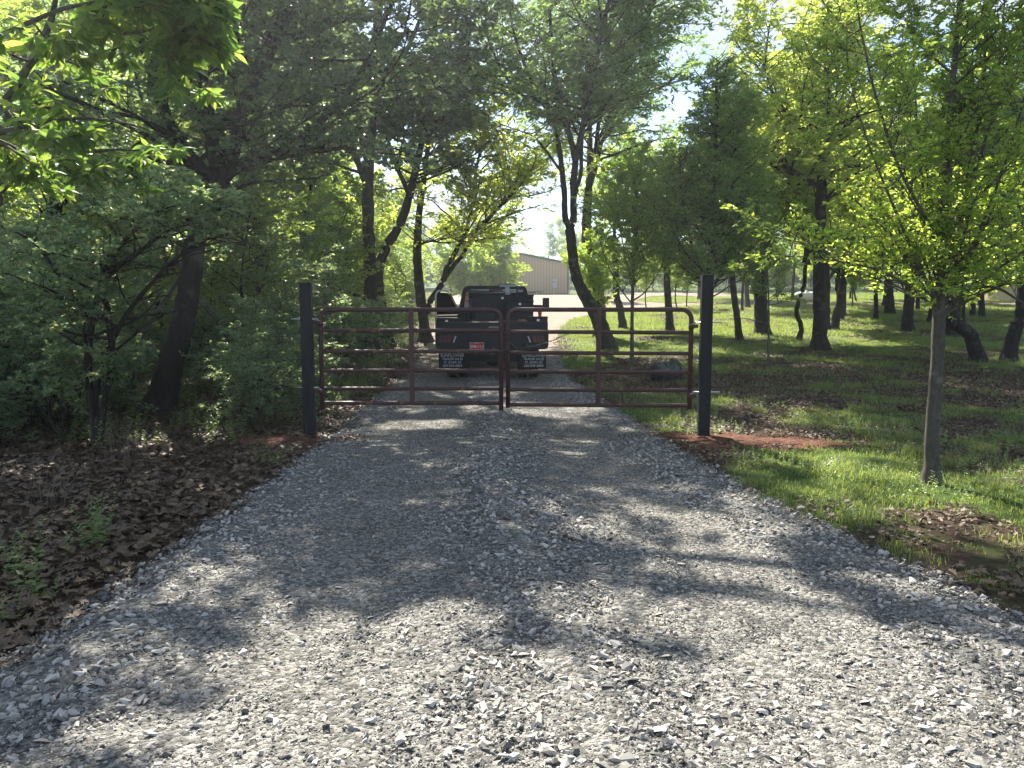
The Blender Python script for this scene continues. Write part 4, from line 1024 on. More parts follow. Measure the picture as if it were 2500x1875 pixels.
# right-hand field: trunks one can tell apart
CRP = []
for k_, (lf, h_, l1) in enumerate((('spring', 7.5, (1.4, 2.9)), ('oak', 8.5, (1.5, 3.2)), ('elm', 7.0, (1.2, 2.6)), ('oak', 6.0, (1.4, 3.0)))):
    rg = RS(300 + k_); o3 = np.zeros(3)
    sk = [([o3, [0, 0, h_ * .3], [rg.normal(0, .2), rg.normal(0, .2), h_ * .65], [rg.normal(0, .4), rg.normal(0, .4), h_]], [.8, .62, .35, .05], "limb")]
    for q_ in range(4):
        a_ = q_ * 1.7 + rg.rand(); z_ = h_ * (.05 + .09 * q_); w_ = h_ * rg.uniform(.22, .34)
        sk.append(([[0, 0, z_], [math.cos(a_) * w_ * .5, math.sin(a_) * w_ * .5, z_ + h_ * .12], [math.cos(a_) * w_, math.sin(a_) * w_, z_ + h_ * .42]], [.45, .32, .06], "limb"))
    sk = [([list(map(float, q)) for q in a_], [r_ * .16 for r_ in b_], n_) for a_, b_, n_ in sk]
    CRP.append(grow("proto", "x", (0., 0., 0.), [(np.array(a_, float), b_, n_) for a_, b_, n_ in sk], lf, n1=120, L1=l1, n2=8, n3=4, nl=8, start=.08, leaf_len=.16, seed=300 + k_, up=.22, twig_geo=False, gaps=False))
def field_tree(px, pts, r, seed, label, leaf=None, crown_n=0, h=9.0):
    p = base_at(*pts[0]); Y = p[1]; rg = RS(seed)
    path = px_path(pts[1:], Y, 0); top = path[-1]; k = len(path)
    d_ = path[-1] - path[-2] if k > 1 else np.array([0, 0, 1.]); d_ = d_ / np.linalg.norm(d_)
    path.append(top + d_ * .45)
    rad = [r * 1.12] + list(np.linspace(r, r * .8, k + 1))
    root = empty("tree", p); P, R = smooth_path(prepend(p, path), rad, 5 * len(path) + 5)
    P[1:] += rg.normal(0, .012, P[1:].shape); hh = P[:, 2] - P[0, 2]; R = R * (1 + .5 * np.exp(-hh / .15)); P[0, 2] -= .12
    V, Fq = tubes((P - p)[None], R[None], 10); link("trunk", mesh_np("trunk", V, Fq, M['bark'], True), root)
    kind = {'spring': 0, 'oak': 1, 'elm': 2}.get(leaf, 3)
    if kind == 1 and seed % 2: kind = 3
    pr = CRP[kind]; s = max(.55, (h + p[2] - top[2]) / 8.0); s = min(s, 1.25)
    rz = rg.uniform(0, 6.28)
    for c in pr.children:
        c2 = c.copy(); COL.objects.link(c2); c2.parent = root; c2.location = top + d_ * .0 - p; c2.rotation_euler = (0, 0, rz)
        q = s * (1.0 if c.name.startswith("crown") or c.name.startswith("branch") else 1.0); c2.scale = (q, q, q)
    return tag(root, label, "tree")
field_tree(0, [(1522, 801), (1515, 755), (1505, 718), (1503, 660), (1500, 600)], .16, 30, "short curved trunk left of the slender young tree behind the gate", 'elm', 44)
field_tree(0, [(1806, 831), (1798, 770), (1790, 700), (1785, 640)], .12, 46, "slim trunk right behind the right gate post, leaning left", 'oak', 40)
field_tree(0, [(1636, 808), (1634, 770), (1630, 720), (1628, 660)], .16, 31, "stout trunk between the slender young tree and the right gate post", 'oak', 44)
field_tree(0, [(1862, 818), (1858, 770), (1857, 700), (1860, 640)], .27, 32, "broad grey-brown trunk behind the thin sapling right of the gate post", 'elm', 60, h=9)
field_tree(0, [(1950, 831), (1957, 800), (1945, 765), (1950, 735), (1962, 700), (1968, 640)], .085, 33, "thin wavy trunk left of the tall crooked-limbed oak", 'spring', 40)
field_tree(0, [(2016, 806), (2017, 760), (2018, 700), (2016, 640)], .16, 34, "trunk close behind the tall crooked-limbed oak", 'oak', 50, h=9)
field_tree(0, [(2036, 804), (2042, 770), (2050, 735), (2058, 690)], .17, 35, "trunk leaning right in the group behind the tall oak", 'elm', 44, h=8)
field_tree(0, [(2052, 780), (2051, 740), (2046, 700)], .15, 36, "short dark trunk behind the one that leans right", 'spring', 40, h=8)
field_tree(0, [(2139, 781), (2139, 740), (2138, 700)], .11, 37, "thin dark trunk standing alone in the shade, mid field", 'spring', 38, h=8)
field_tree(0, [(2172, 764), (2171, 730), (2170, 700)], .26, 38, "far trunk by the gravel lane, beyond the lone thin one", 'elm', 50, h=10)
field_tree(0, [(2216, 810), (2216, 770), (2220, 730), (2224, 680)], .22, 39, "stout black trunk left of the young elm's fork", 'oak', 60, h=9)
field_tree(0, [(2266, 786), (2274, 750), (2280, 700)], .09, 40, "thin far trunk just left of the young elm", 'spring', 30, h=7)
field_tree(0, [(2322, 822), (2326, 770), (2335, 700), (2340, 620)], .26, 41, "thick black trunk close behind the young elm on its right side", 'oak', 80, h=10)
field_tree(0, [(2388, 884), (2378, 845), (2368, 815), (2340, 795), (2322, 780), (2326, 700), (2330, 600)], .19, 42, "black trunk bent left like an elbow, right of the young elm", 'oak', 80, h=9)
field_tree(0, [(2462, 882), (2470, 840), (2482, 800), (2495, 760), (2500, 680)], .19, 43, "black trunk leaning right at the right edge", 'oak', 80, h=9)
field_tree(0, [(2375, 768), (2375, 730), (2372, 700)], .13, 44, "far thin trunk right of the young elm, left one of two", 'spring', 30, h=8)
field_tree(0, [(2398, 770), (2396, 730), (2394, 700)], .15, 45, "far thin trunk right of the young elm, right one of two", 'elm', 30, h=8)

for pr in CRP:
    for c in list(pr.children): bpy.data.objects.remove(c)
    bpy.data.objects.remove(pr)
# ------------------------------------------------------------------ filler woods: a few kinds built once, copied one by one
def generic(name, root_name, kind, h, r, leaf, seed, n1, L1, n2, n3, nl, start, ll, lw=.5, lean=.4, forks=3, bark='bark', up=.25, droop=.02, cat="tree", spread=1.0, tg=False, low=False):
    rg = RS(seed); o = np.zeros(3)
    main = [o, np.array([rg.normal(0, .1), rg.normal(0, .1), h * .18]), np.array([rg.normal(0, lean), rg.normal(0, lean), h * .42]), np.array([rg.normal(0, lean), rg.normal(0, lean), h * .7]), np.array([rg.normal(0, lean), rg.normal(0, lean), h])]
    sk = [(main, [r * 1.1, r, r * .8, r * .45, r * .08], "trunk")]
    for i in range(forks):
        s = main[1] + (main[2] - main[1]) * rg.uniform(.2, 1) if i % 2 else main[2] + (main[3] - main[2]) * rg.uniform(.0, .6)
        a_ = i * 2.3 + rg.uniform(0, 1.2); w = h * rg.uniform(.14, .24)
        e = s + np.array([math.cos(a_) * w, math.sin(a_) * w, h * rg.uniform(.2, .36)])
        m_ = s + (e - s) * .5 + np.array([math.cos(a_) * w * .15, math.sin(a_) * w * .15, -h * .03])
        sk.append(([s, m_, e], [r * .5, r * .34, r * .06], "limb"))
    return grow(name, kind, o, sk, leaf, bark=bark, n1=n1, L1=L1, n2=n2, n3=n3, nl=nl, start=start, leaf_len=ll, leaf_w=lw, seed=seed, up=up, droop=droop, cat=cat, gaps=False, twig_geo=tg, root_name=root_name, sides=7, spread=spread, low=low)
P_ = {}
P_['oak1'] = generic("t", "oak", "x", 14.5, .2, 'oak', 201, 100, (1.8, 3.6), 9, 5, 7, .3, .20, forks=5)
P_['oak2'] = generic("t", "oak", "x", 12.5, .17, 'dark', 202, 90, (1.8, 3.4), 9, 5, 7, .32, .19, forks=4, lean=.7)
P_['oak3'] = generic("t", "oak", "x", 11.0, .15, 'spring', 203, 80, (1.6, 3.0), 8, 5, 6, .32, .18, forks=4, lean=.6)
P_['ash1'] = generic("t", "ash_tree", "x", 13.0, .13, 'ash', 204, 100, (1.5, 3.0), 8, 5, 6, .25, .19, lw=.38, forks=3, bark='bark_grey')
P_['elm1'] = generic("t", "elm_tree", "x", 8.0, .09, 'elm', 205, 100, (1.1, 2.2), 8, 5, 6, .2, .13, forks=4, up=.45)
P_['elm2'] = generic("t", "elm_tree", "x", 6.5, .07, 'elm', 206, 90, (.9, 1.9), 8, 5, 6, .22, .12, forks=3, up=.5)
P_['sap1'] = generic("t", "sapling", "x", 6.0, .035, 'bush', 207, 46, (.6, 1.4), 7, 4, 6, .28, .095, forks=2, bark='bark_smooth', tg=True)
P_['sap2'] = generic("t", "sapling", "x", 4.6, .028, 'oak', 208, 46, (.6, 1.3), 7, 4, 6, .25, .09, forks=2, tg=True)
P_['bush1'] = generic("t", "woodland_shrub", "x", 2.2, .02, 'bush', 209, 75, (.6, 1.1), 7, 4, 7, .0, .062, forks=4, up=.02, droop=.07, low=True, cat="shrub", lean=.3, bark='bark_smooth', tg=True)
P_['bush3'] = generic("t", "leafy_bush", "x", 2.4, .02, 'elm', 219, 70, (.6, 1.1), 7, 4, 6, .0, .09, forks=4, up=.1, droop=.04, low=True, cat="shrub", lean=.3, bark='bark_smooth')
P_['bush2'] = generic("t", "woodland_shrub", "x", 1.5, .016, 'bush', 210, 65, (.5, .95), 7, 4, 7, .0, .058, forks=4, up=.02, droop=.07, low=True, cat="shrub", lean=.25, tg=True)
used = set()
def place(kind, x, y, rz, s, label, group, sz=None):
    z = float(gz(x, y)) - .03
    if kind in used: r = copy_tree(P_[kind], (x, y, z), rz, s, label, group, sz)
    else:
        used.add(kind); r = P_[kind]; r.location = (x, y, z); r.rotation_euler = (0, 0, rz); r.scale = (s, s, s if sz is None else sz)
        r["label"] = label; r["group"] = group
    return r
rng = RS(33)
KW = {'oak1': "tall oak", 'oak2': "dark-leaved oak", 'oak3': "pale-leaved oak", 'ash1': "narrow-leaved ash", 'elm1': "yellow-green elm", 'elm2': "small yellow-green elm",
      'sap1': "pale thin sapling", 'sap2': "short dark sapling", 'bush1': "pale leafy shrub", 'bush2': "low round shrub"}
def zone(x, y):
    px = CX + F * x / y
    if x < 0:
        z = "left of the leaning oak" if px < 330 else "between leaning oak and gate post" if px < 740 else "behind the left gate leaf" if px < 1000 else "beside the drive left of the truck"
        return z, ("deep in the left woods " if y > 32 else "in the left woods ") + z
    z = "behind the right gate leaf" if px < 1690 else "right of the crooked-limbed oak" if px > 2050 else "between gate post and crooked-limbed oak"
    return z, "beyond the right-hand field " + z
def zplace(kind, x, y, s):
    z, t = zone(x, y)
    return place(kind, x, y, rng.uniform(0, 6.28), s, KW[kind] + " " + t, KW[kind] + "s " + t)
pts = []
def far_enough(x, y, d):
    for (a, b, c) in pts:
        if (a - x) ** 2 + (b - y) ** 2 < ((d + c) / 2) ** 2: return False
    pts.append((x, y, d)); return True
n = tries = 0
while n < 50 and tries < 6000:
    tries += 1
    y = rng.uniform(15, 78); x = rng.uniform(-46, -4.2)
    if x < -y * .78 - 3 or x > xl(y) - 1.6 - .03 * y: continue
    if y < 27 and x > -8: continue
    if not far_enough(x, y, 3.2 + .03 * y): continue
    zplace(['oak1', 'oak2', 'oak3', 'ash1', 'elm1', 'oak1', 'oak3', 'elm1'][rng.randint(8)], x, y, rng.uniform(.75, 1.15)); n += 1
n = tries = 0
while n < 60 and tries < 6000:
    tries += 1
    y = rng.uniform(10.5, 50); x = rng.uniform(-30, -3.6)
    if x < -y * .75 - 1 or x > xl(y) - 1.5: continue
    if not far_enough(x, y, 1.2) or (345 < CX + F * x / y < 510 and y < 19) or (250 < CX + F * x / y < 610 and y < 12.6): continue
    zplace(['sap1', 'sap2'][rng.randint(2)], x, y, rng.uniform(.7, 1.25)); n += 1
n = tries = 0
while n < 96 and tries < 6000:
    tries += 1
    y = 9.3 + 36 * rng.rand() ** 1.5; x = rng.uniform(-30, -3.4)
    if x < -y * .75 - 1 or x > xl(y) - 1.2: continue
    if not far_enough(x, y, .9) or (345 < CX + F * x / y < 510 and y < 19) or (250 < CX + F * x / y < 610 and y < 12.6): continue
    zplace(['bush1', 'bush2'][rng.randint(2)], x, y, rng.uniform(.7, 1.5)); n += 1
n = tries = 0
while n < 40 and tries < 6000:
    tries += 1
    y = rng.uniform(36, 68); x = rng.uniform(14, 60)
    if x > y * .78 + 2 or (54 < y < 60.5): continue
    if not far_enough(x, y, 4.6): continue
    zplace(['oak3', 'oak1', 'elm1', 'elm2', 'ash1'][rng.randint(5)], x, y, rng.uniform(.75, 1.05)); n += 1
G3 = "far treeline behind the shed"
for i in range(56):
    x = -62 + i * 2.9 + rng.uniform(-1.2, 1.2); y = rng.uniform(104, 120); k_ = ['oak1', 'oak2', 'oak3', 'ash1'][rng.randint(4)]
    px = CX + F * x / y
    w_ = "left of the tan shed" if px < 1170 else "rising behind the tan shed roof" if px < 1400 else "behind the leaning tree" if px < 1600 else "beyond the right end of the gravel yard"
    place(k_, x, y, rng.uniform(0, 6.28), rng.uniform(.60, .78) * (.8 if px > 1400 else 1), "distant " + KW[k_] + " in the treeline " + w_, "distant " + KW[k_] + "s " + w_)
for i in range(100):
    x = -66 + i * 1.75 + rng.uniform(-.8, .8); y = rng.uniform(99, 107)
    if -5.5 < x < 7: continue
    place(['bush2', 'bush1'][i % 2], x, y, rng.uniform(0, 6.28), rng.uniform(2.0, 3.4), "tall leafy bush under the distant treeline", "bushes under the distant treeline")
for i in range(46):
    x = 11 + i * 1.9 + rng.uniform(-.8, .8); y = rng.uniform(84, 98)
    place(['elm2', 'elm1', 'sap2'][i % 3], x, y, rng.uniform(0, 6.28), rng.uniform(.7, 1.0) * (1.4 if i % 3 == 2 else 1), "leafy low tree lining the far edge of the gravel yard", "low trees lining the gravel yard")
from collections import defaultdict
fam = defaultdict(list)
for o_ in COL.objects:
    g_ = o_.get("group")
    if o_.parent is None and g_ and ("woods" in g_ or "field" in g_): fam[g_].append(o_)
ORD = ["nearest", "second nearest", "third nearest", "fourth nearest", "fifth nearest", "sixth nearest", "seventh nearest", "eighth nearest", "ninth nearest"]
for g_, ms in fam.items():
    if 1 < len(ms) <= 9:
        for o_, w_ in zip(sorted(ms, key=lambda o_: math.hypot(o_.location.x, o_.location.y)), ORD): o_["label"] = w_ + " " + o_["label"]
# lawn side saplings along the lane
G4 = ("slim planted sapling on the grass strip beside the gravel lane", "saplings beside the gravel lane")
for (px, py, w_) in ((1447, 826, "slim sapling crossing the thick trunk behind the leaning tree"), (1578, 752, "slim planted sapling beside the gravel lane, leftmost of six"), (1654, 757, "slim planted sapling near the lane, just right of the stout trunk"),
                     (1676, 752, "slim planted sapling beside the lane, just left of the right gate post"), (2081, 752, "slim planted sapling beside the lane, right of the trunk group by the tall oak"), (1901, 742, "slim planted sapling beside the lane, left of the wavy thin trunk")):
    q = base_at(px, py); place('elm2', q[0], q[1], rng.uniform(0, 6.28), .62, w_, G4[1])
GB = "bright trees in front of the shed"
place('elm2', -1.1, 56, 1.0, .95, "bright yellow-green tree just left of the tan shed's peak, above the truck cab", GB)
place('elm2', -2.7, 59, 2.2, 1.0, "bright yellow-green tree covering the left end of the tan shed", GB)
place('elm1', -4.6, 58, 2.0, .8, "bright yellow-green tree further left, above the open truck door", GB)
place('elm1', -7.5, 50, 4.0, .9, "yellow-green tree glowing between the forked tree and the truck door", GB)
place('elm2', 7.4, 62, 3.6, .95, "bright yellow-green tree against the right corner of the tan shed", GB)
for (x_, y_, s_, t_) in ((-.75, 57, 1.5, "under the tree at the shed's peak"), (-2.1, 55.5, 1.7, "left of the one under the shed's peak"), (-3.6, 56, 1.6, "beside the open truck door"), (6.6, 63, 1.4, "at the right corner of the shed")):
    place('bush3', x_, y_, x_, s_, "bright leafy bush " + t_, "bright bushes in front of the shed")

# ------------------------------------------------------------------ posts and gate
def post(px0, py0, pyt, label, side):
    b = at(px0, py0, 9.93); t = at(px0, pyt, 9.93); h = t[2] - b[2]
    r = empty("gate_post", (b[0], 9.93, b[2] - .04), -.10 * side)
    m = MB(); w = .074; m.prism([(-w, -w), (w, -w), (w, w), (-w, w)], -.25, h, 'z'); m.build("shaft", M['post'], r, bevel=.008)
    m = MB(); m.box((0, 0, h + .004), (.152, .152, .008)); m.build("cap", M['post'], r, bevel=.003)
    m = MB(); m.box((0, -.0775, h * .55), (.012, .006, h * .8)); m.build("seam", M['post'], r)
    return tag(r, label, "gate post", "gate posts"), b[2]
post(757, 1068, 684, "left square black gate post standing in leaf litter", -1)
post(1717, 1056, 665, "right square black gate post standing in bare red clay", 1)
YG = 9.95
def gate_leaf(x0, x1, xb, tops, label, bottom0, bottom1):
    P0 = lambda x, y: Vector(at(x, y, YG))
    zt = P0(x0, tops[0]).z; X0, X1 = P0(x0, 860).x, P0(x1, 860).x; r = .030; cr_ = .13
    root = empty("tube_gate", (X0, YG, 0))
    loc = lambda x, z: (x - X0, 0, z)
    pts = [loc(X0, P0(x0, bottom0).z)]
    pts += [loc(X0 + cr_ - cr_ * math.cos(q), zt - cr_ + cr_ * math.sin(q)) for q in np.linspace(0, math.pi / 2, 8)]
    pts += [loc(X1 - cr_ + cr_ * math.sin(q), zt - cr_ + cr_ * math.cos(q)) for q in np.linspace(0, math.pi / 2, 8)]
    pts += [loc(X1, P0(x1, bottom1).z)]
    m = MB(); m.tube(pts, r, 14); m.build("frame", M['gate'], root)
    for i, py in enumerate(tops[1:]):
        z = P0((x0 + x1) / 2, py).z
        m = MB(); m.tube([loc(X0 + .026, z), loc(X1 - .026, z - (.012 if x0 > 1230 else 0))], .026 if i < 4 else .027, 12, caps=False)
        m.build("rail", M['gate'], root)
    xb_ = P0(xb, 860).x - X0; zb = P0(x0, tops[-1]).z
    m = MB(); m.prism([(xb_ - .030, -.030), (xb_ + .030, -.030), (xb_ + .030, .030), (xb_ - .030, .030)], zb, zt, 'z'); m.build("brace", M['gate'], root, bevel=.006)
    rg = RS(int(x0))
    for i in range(9):       # rust scuffs wrapped on rails
        z = P0(x0, tops[1:][rg.randint(5)]).z; xx = rg.uniform(.3, (X1 - X0) - .4); w = rg.uniform(.02, .09)
        m = MB(); m.tube([(xx, 0, z), (xx + w, 0, z)], .0266 if z > zb + .02 else .0276, 12); m.build("rust_patch", M['rust'], root)
    return tag(root, label, "gate", "pair of tube gates"), X0, X1
gl, GX0, GX1 = gate_leaf(784, 1223.5, 1005, [756, 807, 858, 905, 949, 984], "left leaf of the dark red tubular farm gate, in front of the truck bed", 1000, 1001)
gr_, GX2, GX3 = gate_leaf(1240, 1686, 1461, [756, 810, 861, 907, 951, 988], "right leaf of the dark red tubular farm gate, with the chain hung on it", 995, 998)
def hinge(px0, px1, gx, py, s, label):
    a_ = at(px0, py, 9.93); b_ = at(px1, py, 9.93)
    r = empty("hinge_bolt", (a_[0], 9.93, a_[2])); L_h = b_[0] - a_[0]
    m = MB(); m.tube([(0, -.01, 0), (L_h, -.01, 0)], .0095, 10); m.build("rod", M['zinc'], r)
    xn = L_h if s > 0 else 0
    m = MB()
    for xx in ((.155 if s < 0 else L_h - .155), (.1 if s < 0 else L_h - .1)): pass
    x1 = gx - a_[0]
    m.tube([(x1 - .04 * s * -1, -.01, -.01), (x1, -.01, -.03), (x1 + .0, -.01, -.07)], .011, 8)
    m.build("hook", M['zinc'], r)
    m = MB(); m.lathe([(.04, -.03), (.04, .03)], 14, Matrix.Translation((x1 + s * -.0, 0, -.055))); m.box((x1 + .04 * s, -.01, -.05), (.09, .02, .045)); m.build("collar", M['gate'], r)
    return tag(r, label, "hinge", "gate hinges")
hinge(712, 777, GX0 - .0, 779, -1, "upper hinge bolt through the left gate post")
hinge(717, 779, GX0 - .0, 946, -1, "lower hinge bolt through the left gate post")
hinge(1693, 1762, GX3 + .0, 787, 1, "upper hinge bolt through the right gate post")
hinge(1690, 1757, GX3 + .0, 957, 1, "lower hinge bolt through the right gate post")
# chain
cpts = [at(1397, 811, YG - .045), at(1370, 822, YG - .05), at(1330, 838, YG - .05), at(1290, 847, YG - .05), at(1262, 851, YG - .05), at(1247, 836, YG - .05), at(1240, 838, YG - .048), at(1236, 852, YG - .045), at(1222, 857, YG - .05), at(1208, 852, YG - .05), at(1200, 846, YG - .03)]
CP, _ = smooth_path(cpts, np.ones(len(cpts)), 400)
sl = np.r_[0, np.cumsum(np.linalg.norm(np.diff(CP, axis=0), axis=1))]
nl_ = int(sl[-1] / .024); m = MB()
for i in range(nl_):
    s0 = (i + .5) / nl_ * sl[-1]; c = np.array([np.interp(s0, sl, CP[:, j]) for j in range(3)]); c2 = np.array([np.interp(min(sl[-1], s0 + .005), sl, CP[:, j]) for j in range(3)])
    t = Vector(c2 - c).normalized(); u = t.cross(Vector((0, 1, 0))).normalized(); w = t.cross(u)
    if i % 2: u = w
    m.tube([Vector(c) + t * .0165 * math.cos(q) + u * .009 * math.sin(q) for q in np.linspace(0, 2 * math.pi, 10, endpoint=False)], .0033, 5, closed=True)
tag(m.build("gate_chain", M['chain']), "dark chain slung from the right gate leaf across to the left leaf", "chain")

# ------------------------------------------------------------------ the tub lying in the leaves
q = base_at(1624, 931)
tub = empty("plastic_tub", (q[0], q[1] + .18, q[2] + .19))
Mt = Matrix.Rotation(math.radians(38), 4, 'Z') @ Matrix.Rotation(math.radians(96), 4, 'Y')
prof = [(.0, -.30), (.14, -.30), (.155, -.285), (.175, -.15), (.178, -.14), (.172, -.135), (.20, -.02), (.204, -.005), (.198, .0), (.225, .14), (.229, .155), (.222, .16), (.235, .24), (.262, .245), (.264, .275), (.236, .28), (.225, .27), (.14, -.27), (0, -.27)]
m = MB(); m.lathe(prof[:12], 32, Mt, cap=False); m.lathe([(.222, .16), (.235, .245)], 32, Mt, cap=False); m.lathe([(.228, .27), (.145, -.27), (.0, -.27)], 32, Mt, cap=False); m.build("tub_body", M['tub'], tub)
m = MB(); m.lathe([(.230, .24), (.262, .243), (.265, .252), (.265, .272), (.258, .28), (.228, .28)], 32, Mt, cap=False); m.build("rim", M['tub'], tub)
tag(tub, "black ribbed plastic tub lying on its side in the leaves behind the right gate", "tub")

tub.scale = (1.15, 1.3, 1.3)
# ------------------------------------------------------------------ flatbed truck, seen from behind
TX0, TY0 = -.434, 16.4; TZ0 = float(dz(TX0, 17.4)) - .01
T = empty("flatbed_truck", (TX0, TY0, TZ0))
tag(T, "dark flatbed work truck seen from behind the gate, driver door open", "truck")
def B(name, mat, boxes, parent=T, bevel=.0):
    m = MB()
    for b_ in boxes: m.box(*b_)
    return m.build(name, M[mat], parent, bevel)
B("deck", 'truck_black', [((0, 1.44, 1.255), (2.40, 2.70, .05))], bevel=.01)
B("tail_board", 'truck_black', [((0, .035, 1.165), (2.42, .07, .235))], bevel=.012)
m = MB(); hw, z0, z1, c = 1.225, .69, 1.045, .09
poly = [(-hw, z1), (-hw, z0 + c), (-hw + c * .3, z0 + c * .3), (-hw + c, z0), (hw - c, z0), (hw - c * .3, z0 + c * .3), (hw, z0 + c), (hw, z1)]
m.prism(poly, -.02, .05); m.build("tail_skirt", M['truck_black'], T, .008)
B("deck_rail", 'truck_black', [((-.52, .085, 1.288), (.90, .03, .022)), ((.25, .085, 1.288), (.35, .03, .022))])
for s in (-1, 1):
    wx = lambda: 0
    arch = [(.08, 1.228), (.08, .70), (.45, .70)] + [(1.0 - .52 * math.cos(q), .62 + .45 * math.sin(q)) for q in np.linspace(.15, math.pi - .15, 12)] + [(1.55, .70), (2.72, .62), (2.72, 1.228)]
    m = MB(); m.prism(arch, s * 1.03, s * 1.205, 'x'); m.build("side_skirt", M['truck_black'], T, .006)
    fl = B("mud_flap", 'flap', [((s * .885, .36, .44), (.61, .012, .38))], bevel=.003)
    fl["label"] = "mud flap printed with the trailer dealer's address"
    # tail lights: a row of slanting strips each side
    for i, xx in enumerate((1.08, .985, .90)):
        m = MB(); w, hgt, sl_ = .035, .075, .035
        m.prism([(s * xx - w + s * sl_ * 1, .915 - hgt), (s * xx + w + s * sl_ * 1, .915 - hgt), (s * xx + w - s * sl_ * -0 + 0, .915 + hgt), (s * xx - w, .915 + hgt)], -.030, -.018)
        m.build("tail_light", M['red_lens'], T, .003)
    m = MB(); xx = s * .80; m.prism([(xx - .016 + s * .03, .84), (xx + .016 + s * .03, .84), (xx + .016 - s * .02, .98), (xx - .016 - s * .02, .98)][::1], -.030, -.018)
    m.build("reversing_light", M['white_lens'], T, .003)
    m = MB(); m.lathe([(.062, 0), (.07, .006), (.062, .012)], 20, Matrix.Translation((s * .685, -.012, .785)) @ Matrix.Rotation(math.pi / 2, 4, 'X')); m.build("chain_port", M['rubber'], T)
for xx in (-.155, 0.0, .155):
    m = MB(); m.lathe([(.027, 0), (.024, .01), (.0, .014)], 16, Matrix.Translation((xx, -.02, .98)) @ Matrix.Rotation(math.pi / 2, 4, 'X')); m.build("marker_light", M['red_lens'], T)
m = MB()
for xx in (-.56, -.44, .56, .44): m.lathe([(.012, 0), (.009, .008), (0, .01)], 8, Matrix.Translation((xx, -.001, 1.085)) @ Matrix.Rotation(math.pi / 2, 4, 'X'))
m.build("bolt_heads", M['zinc'], T)
# lettering
def text(txt, width, cap, pos, mat, parent, bold=.012, name="lettering", rot=(math.pi / 2, 0, 0), shear=0):
    cu = bpy.data.curves.new("lettering", 'FONT'); cu.body = txt; cu.align_x = 'CENTER'; cu.align_y = 'BOTTOM_BASELINE'; cu.size = 1; cu.extrude = .01; cu.offset = bold; cu.shear = shear; cu.resolution_u = 2
    o = bpy.data.objects.new("lettering", cu); COL.objects.link(o); bpy.context.view_layer.update()
    me_ = bpy.data.meshes.new_from_object(o); bpy.data.objects.remove(o)
    co = np.zeros(len(me_.vertices) * 3, np.float32); me_.vertices.foreach_get("co", co); co = co.reshape(-1, 3)
    x0, x1 = co[:, 0].min(), co[:, 0].max(); y1 = co[:, 1].max()
    co[:, 0] = (co[:, 0] - (x0 + x1) / 2) * width / (x1 - x0); co[:, 1] *= cap / y1; co[:, 2] *= .15
    me_.vertices.foreach_set("co", co.ravel()); me_.materials.clear(); me_.materials.append(M[mat]); me_.update()
    return link(name, me_, parent, pos, rot)
flaps = [c for c in T.children if c.name.startswith("mud_flap")]
for fl, s in zip(flaps, (-1, 1)):
    xc = s * .885 + (.0 if s < 0 else .03)
    for tx, w, cap, z in (("SUNFLOWER", .53, .080, .503), ("TRAILER SALES", .46, .053, .433), ("ST. JOHN, KS", .39, .053, .358), ("620-549-6804", .43, .053, .284)):
        text(tx, w, cap, (xc, .352, z), 'grey_print', fl, .02)
pl = B("license_plate", 'plate_red', [((-.325, -.028, .765), (.305, .006, .153))], bevel=.002)
m = MB()
for (c_, d_) in (((0, 0, .0735), (.305, .004, .006)), ((0, 0, -.0735), (.305, .004, .006)), ((-.1495, 0, 0), (.006, .004, .153)), ((.1495, 0, 0), (.006, .004, .153))):
    m.box((c_[0] - .325, -.0345, c_[2] + .765), d_)
m.build("plate_border", M['white_print'], pl)
text("RPM", .115, .062, (-.395, -.0335, .722), 'white_print', pl, .006); text("111", .095, .062, (-.245, -.0335, .722), 'white_print', pl, .006)
text("OKLAHOMA", .10, .014, (-.325, -.0335, .815), 'white_print', pl, .0)
m = MB(); m.prism([( -.318 + (.012 if k % 2 == 0 else .005) * math.sin(k * math.pi / 5), .753 + (.012 if k % 2 == 0 else .005) * math.cos(k * math.pi / 5)) for k in range(10)], -.035, -.032); m.build("star", M['white_print'], pl)
lg = text("PRONGHORN", .26, .030, (.06, -.004, 1.155), 'white_print', T, .0, shear=.3)
m = MB(); m.tube([(.200, -.006, 1.158), (.212, -.006, 1.175), (.205, -.006, 1.196)], .003, 5); m.tube([(.212, -.006, 1.172), (.225, -.006, 1.185), (.232, -.006, 1.200)], .003, 5); m.build("antler_emblem", M['white_print'], T)
# underside, hitch
B("hitch", 'truck_black', [((0, .12, .60), (.34, .25, .14)), ((.0, .0, .56), (.09, .22, .09)), ((0, .5, .55), (1.0, .1, .1))], bevel=.008)
m = MB(); m.lathe([(.0, .0), (.018, 0), (.018, .04), (.027, .055), (.03, .075), (.022, .1), (0, .104)], 16, Matrix.Translation((0, -.08, .52))); m.build("tow_ball", M['zinc'], T)
m = MB(); m.tube([(.12, .02, .58), (.14, -.01, .48), (.15, .0, .36), (.15, .02, .24)], .009, 8); m.build("safety_chain", M['chain'], T)
B("chassis_rail", 'truck_black', [((-.42, 3.2, .62), (.08, 5.8, .16)), ((.42, 3.2, .62), (.08, 5.8, .16)), ((0, 1.0, .42), (1.5, .14, .14))])
m = MB(); m.lathe([(0, -.16), (.1, -.15), (.17, -.05), (.17, .05), (.1, .15), (0, .16)], 14, Matrix.Translation((0, 1.0, .42)) @ Matrix.Rotation(math.pi / 2, 4, 'X')); m.build("differential", M['truck_black'], T)
B("underbed_plate", 'truck_black', [((0, .7, .52), (1.15, .03, .30))])  # flat black plate across the gap between the mud flaps
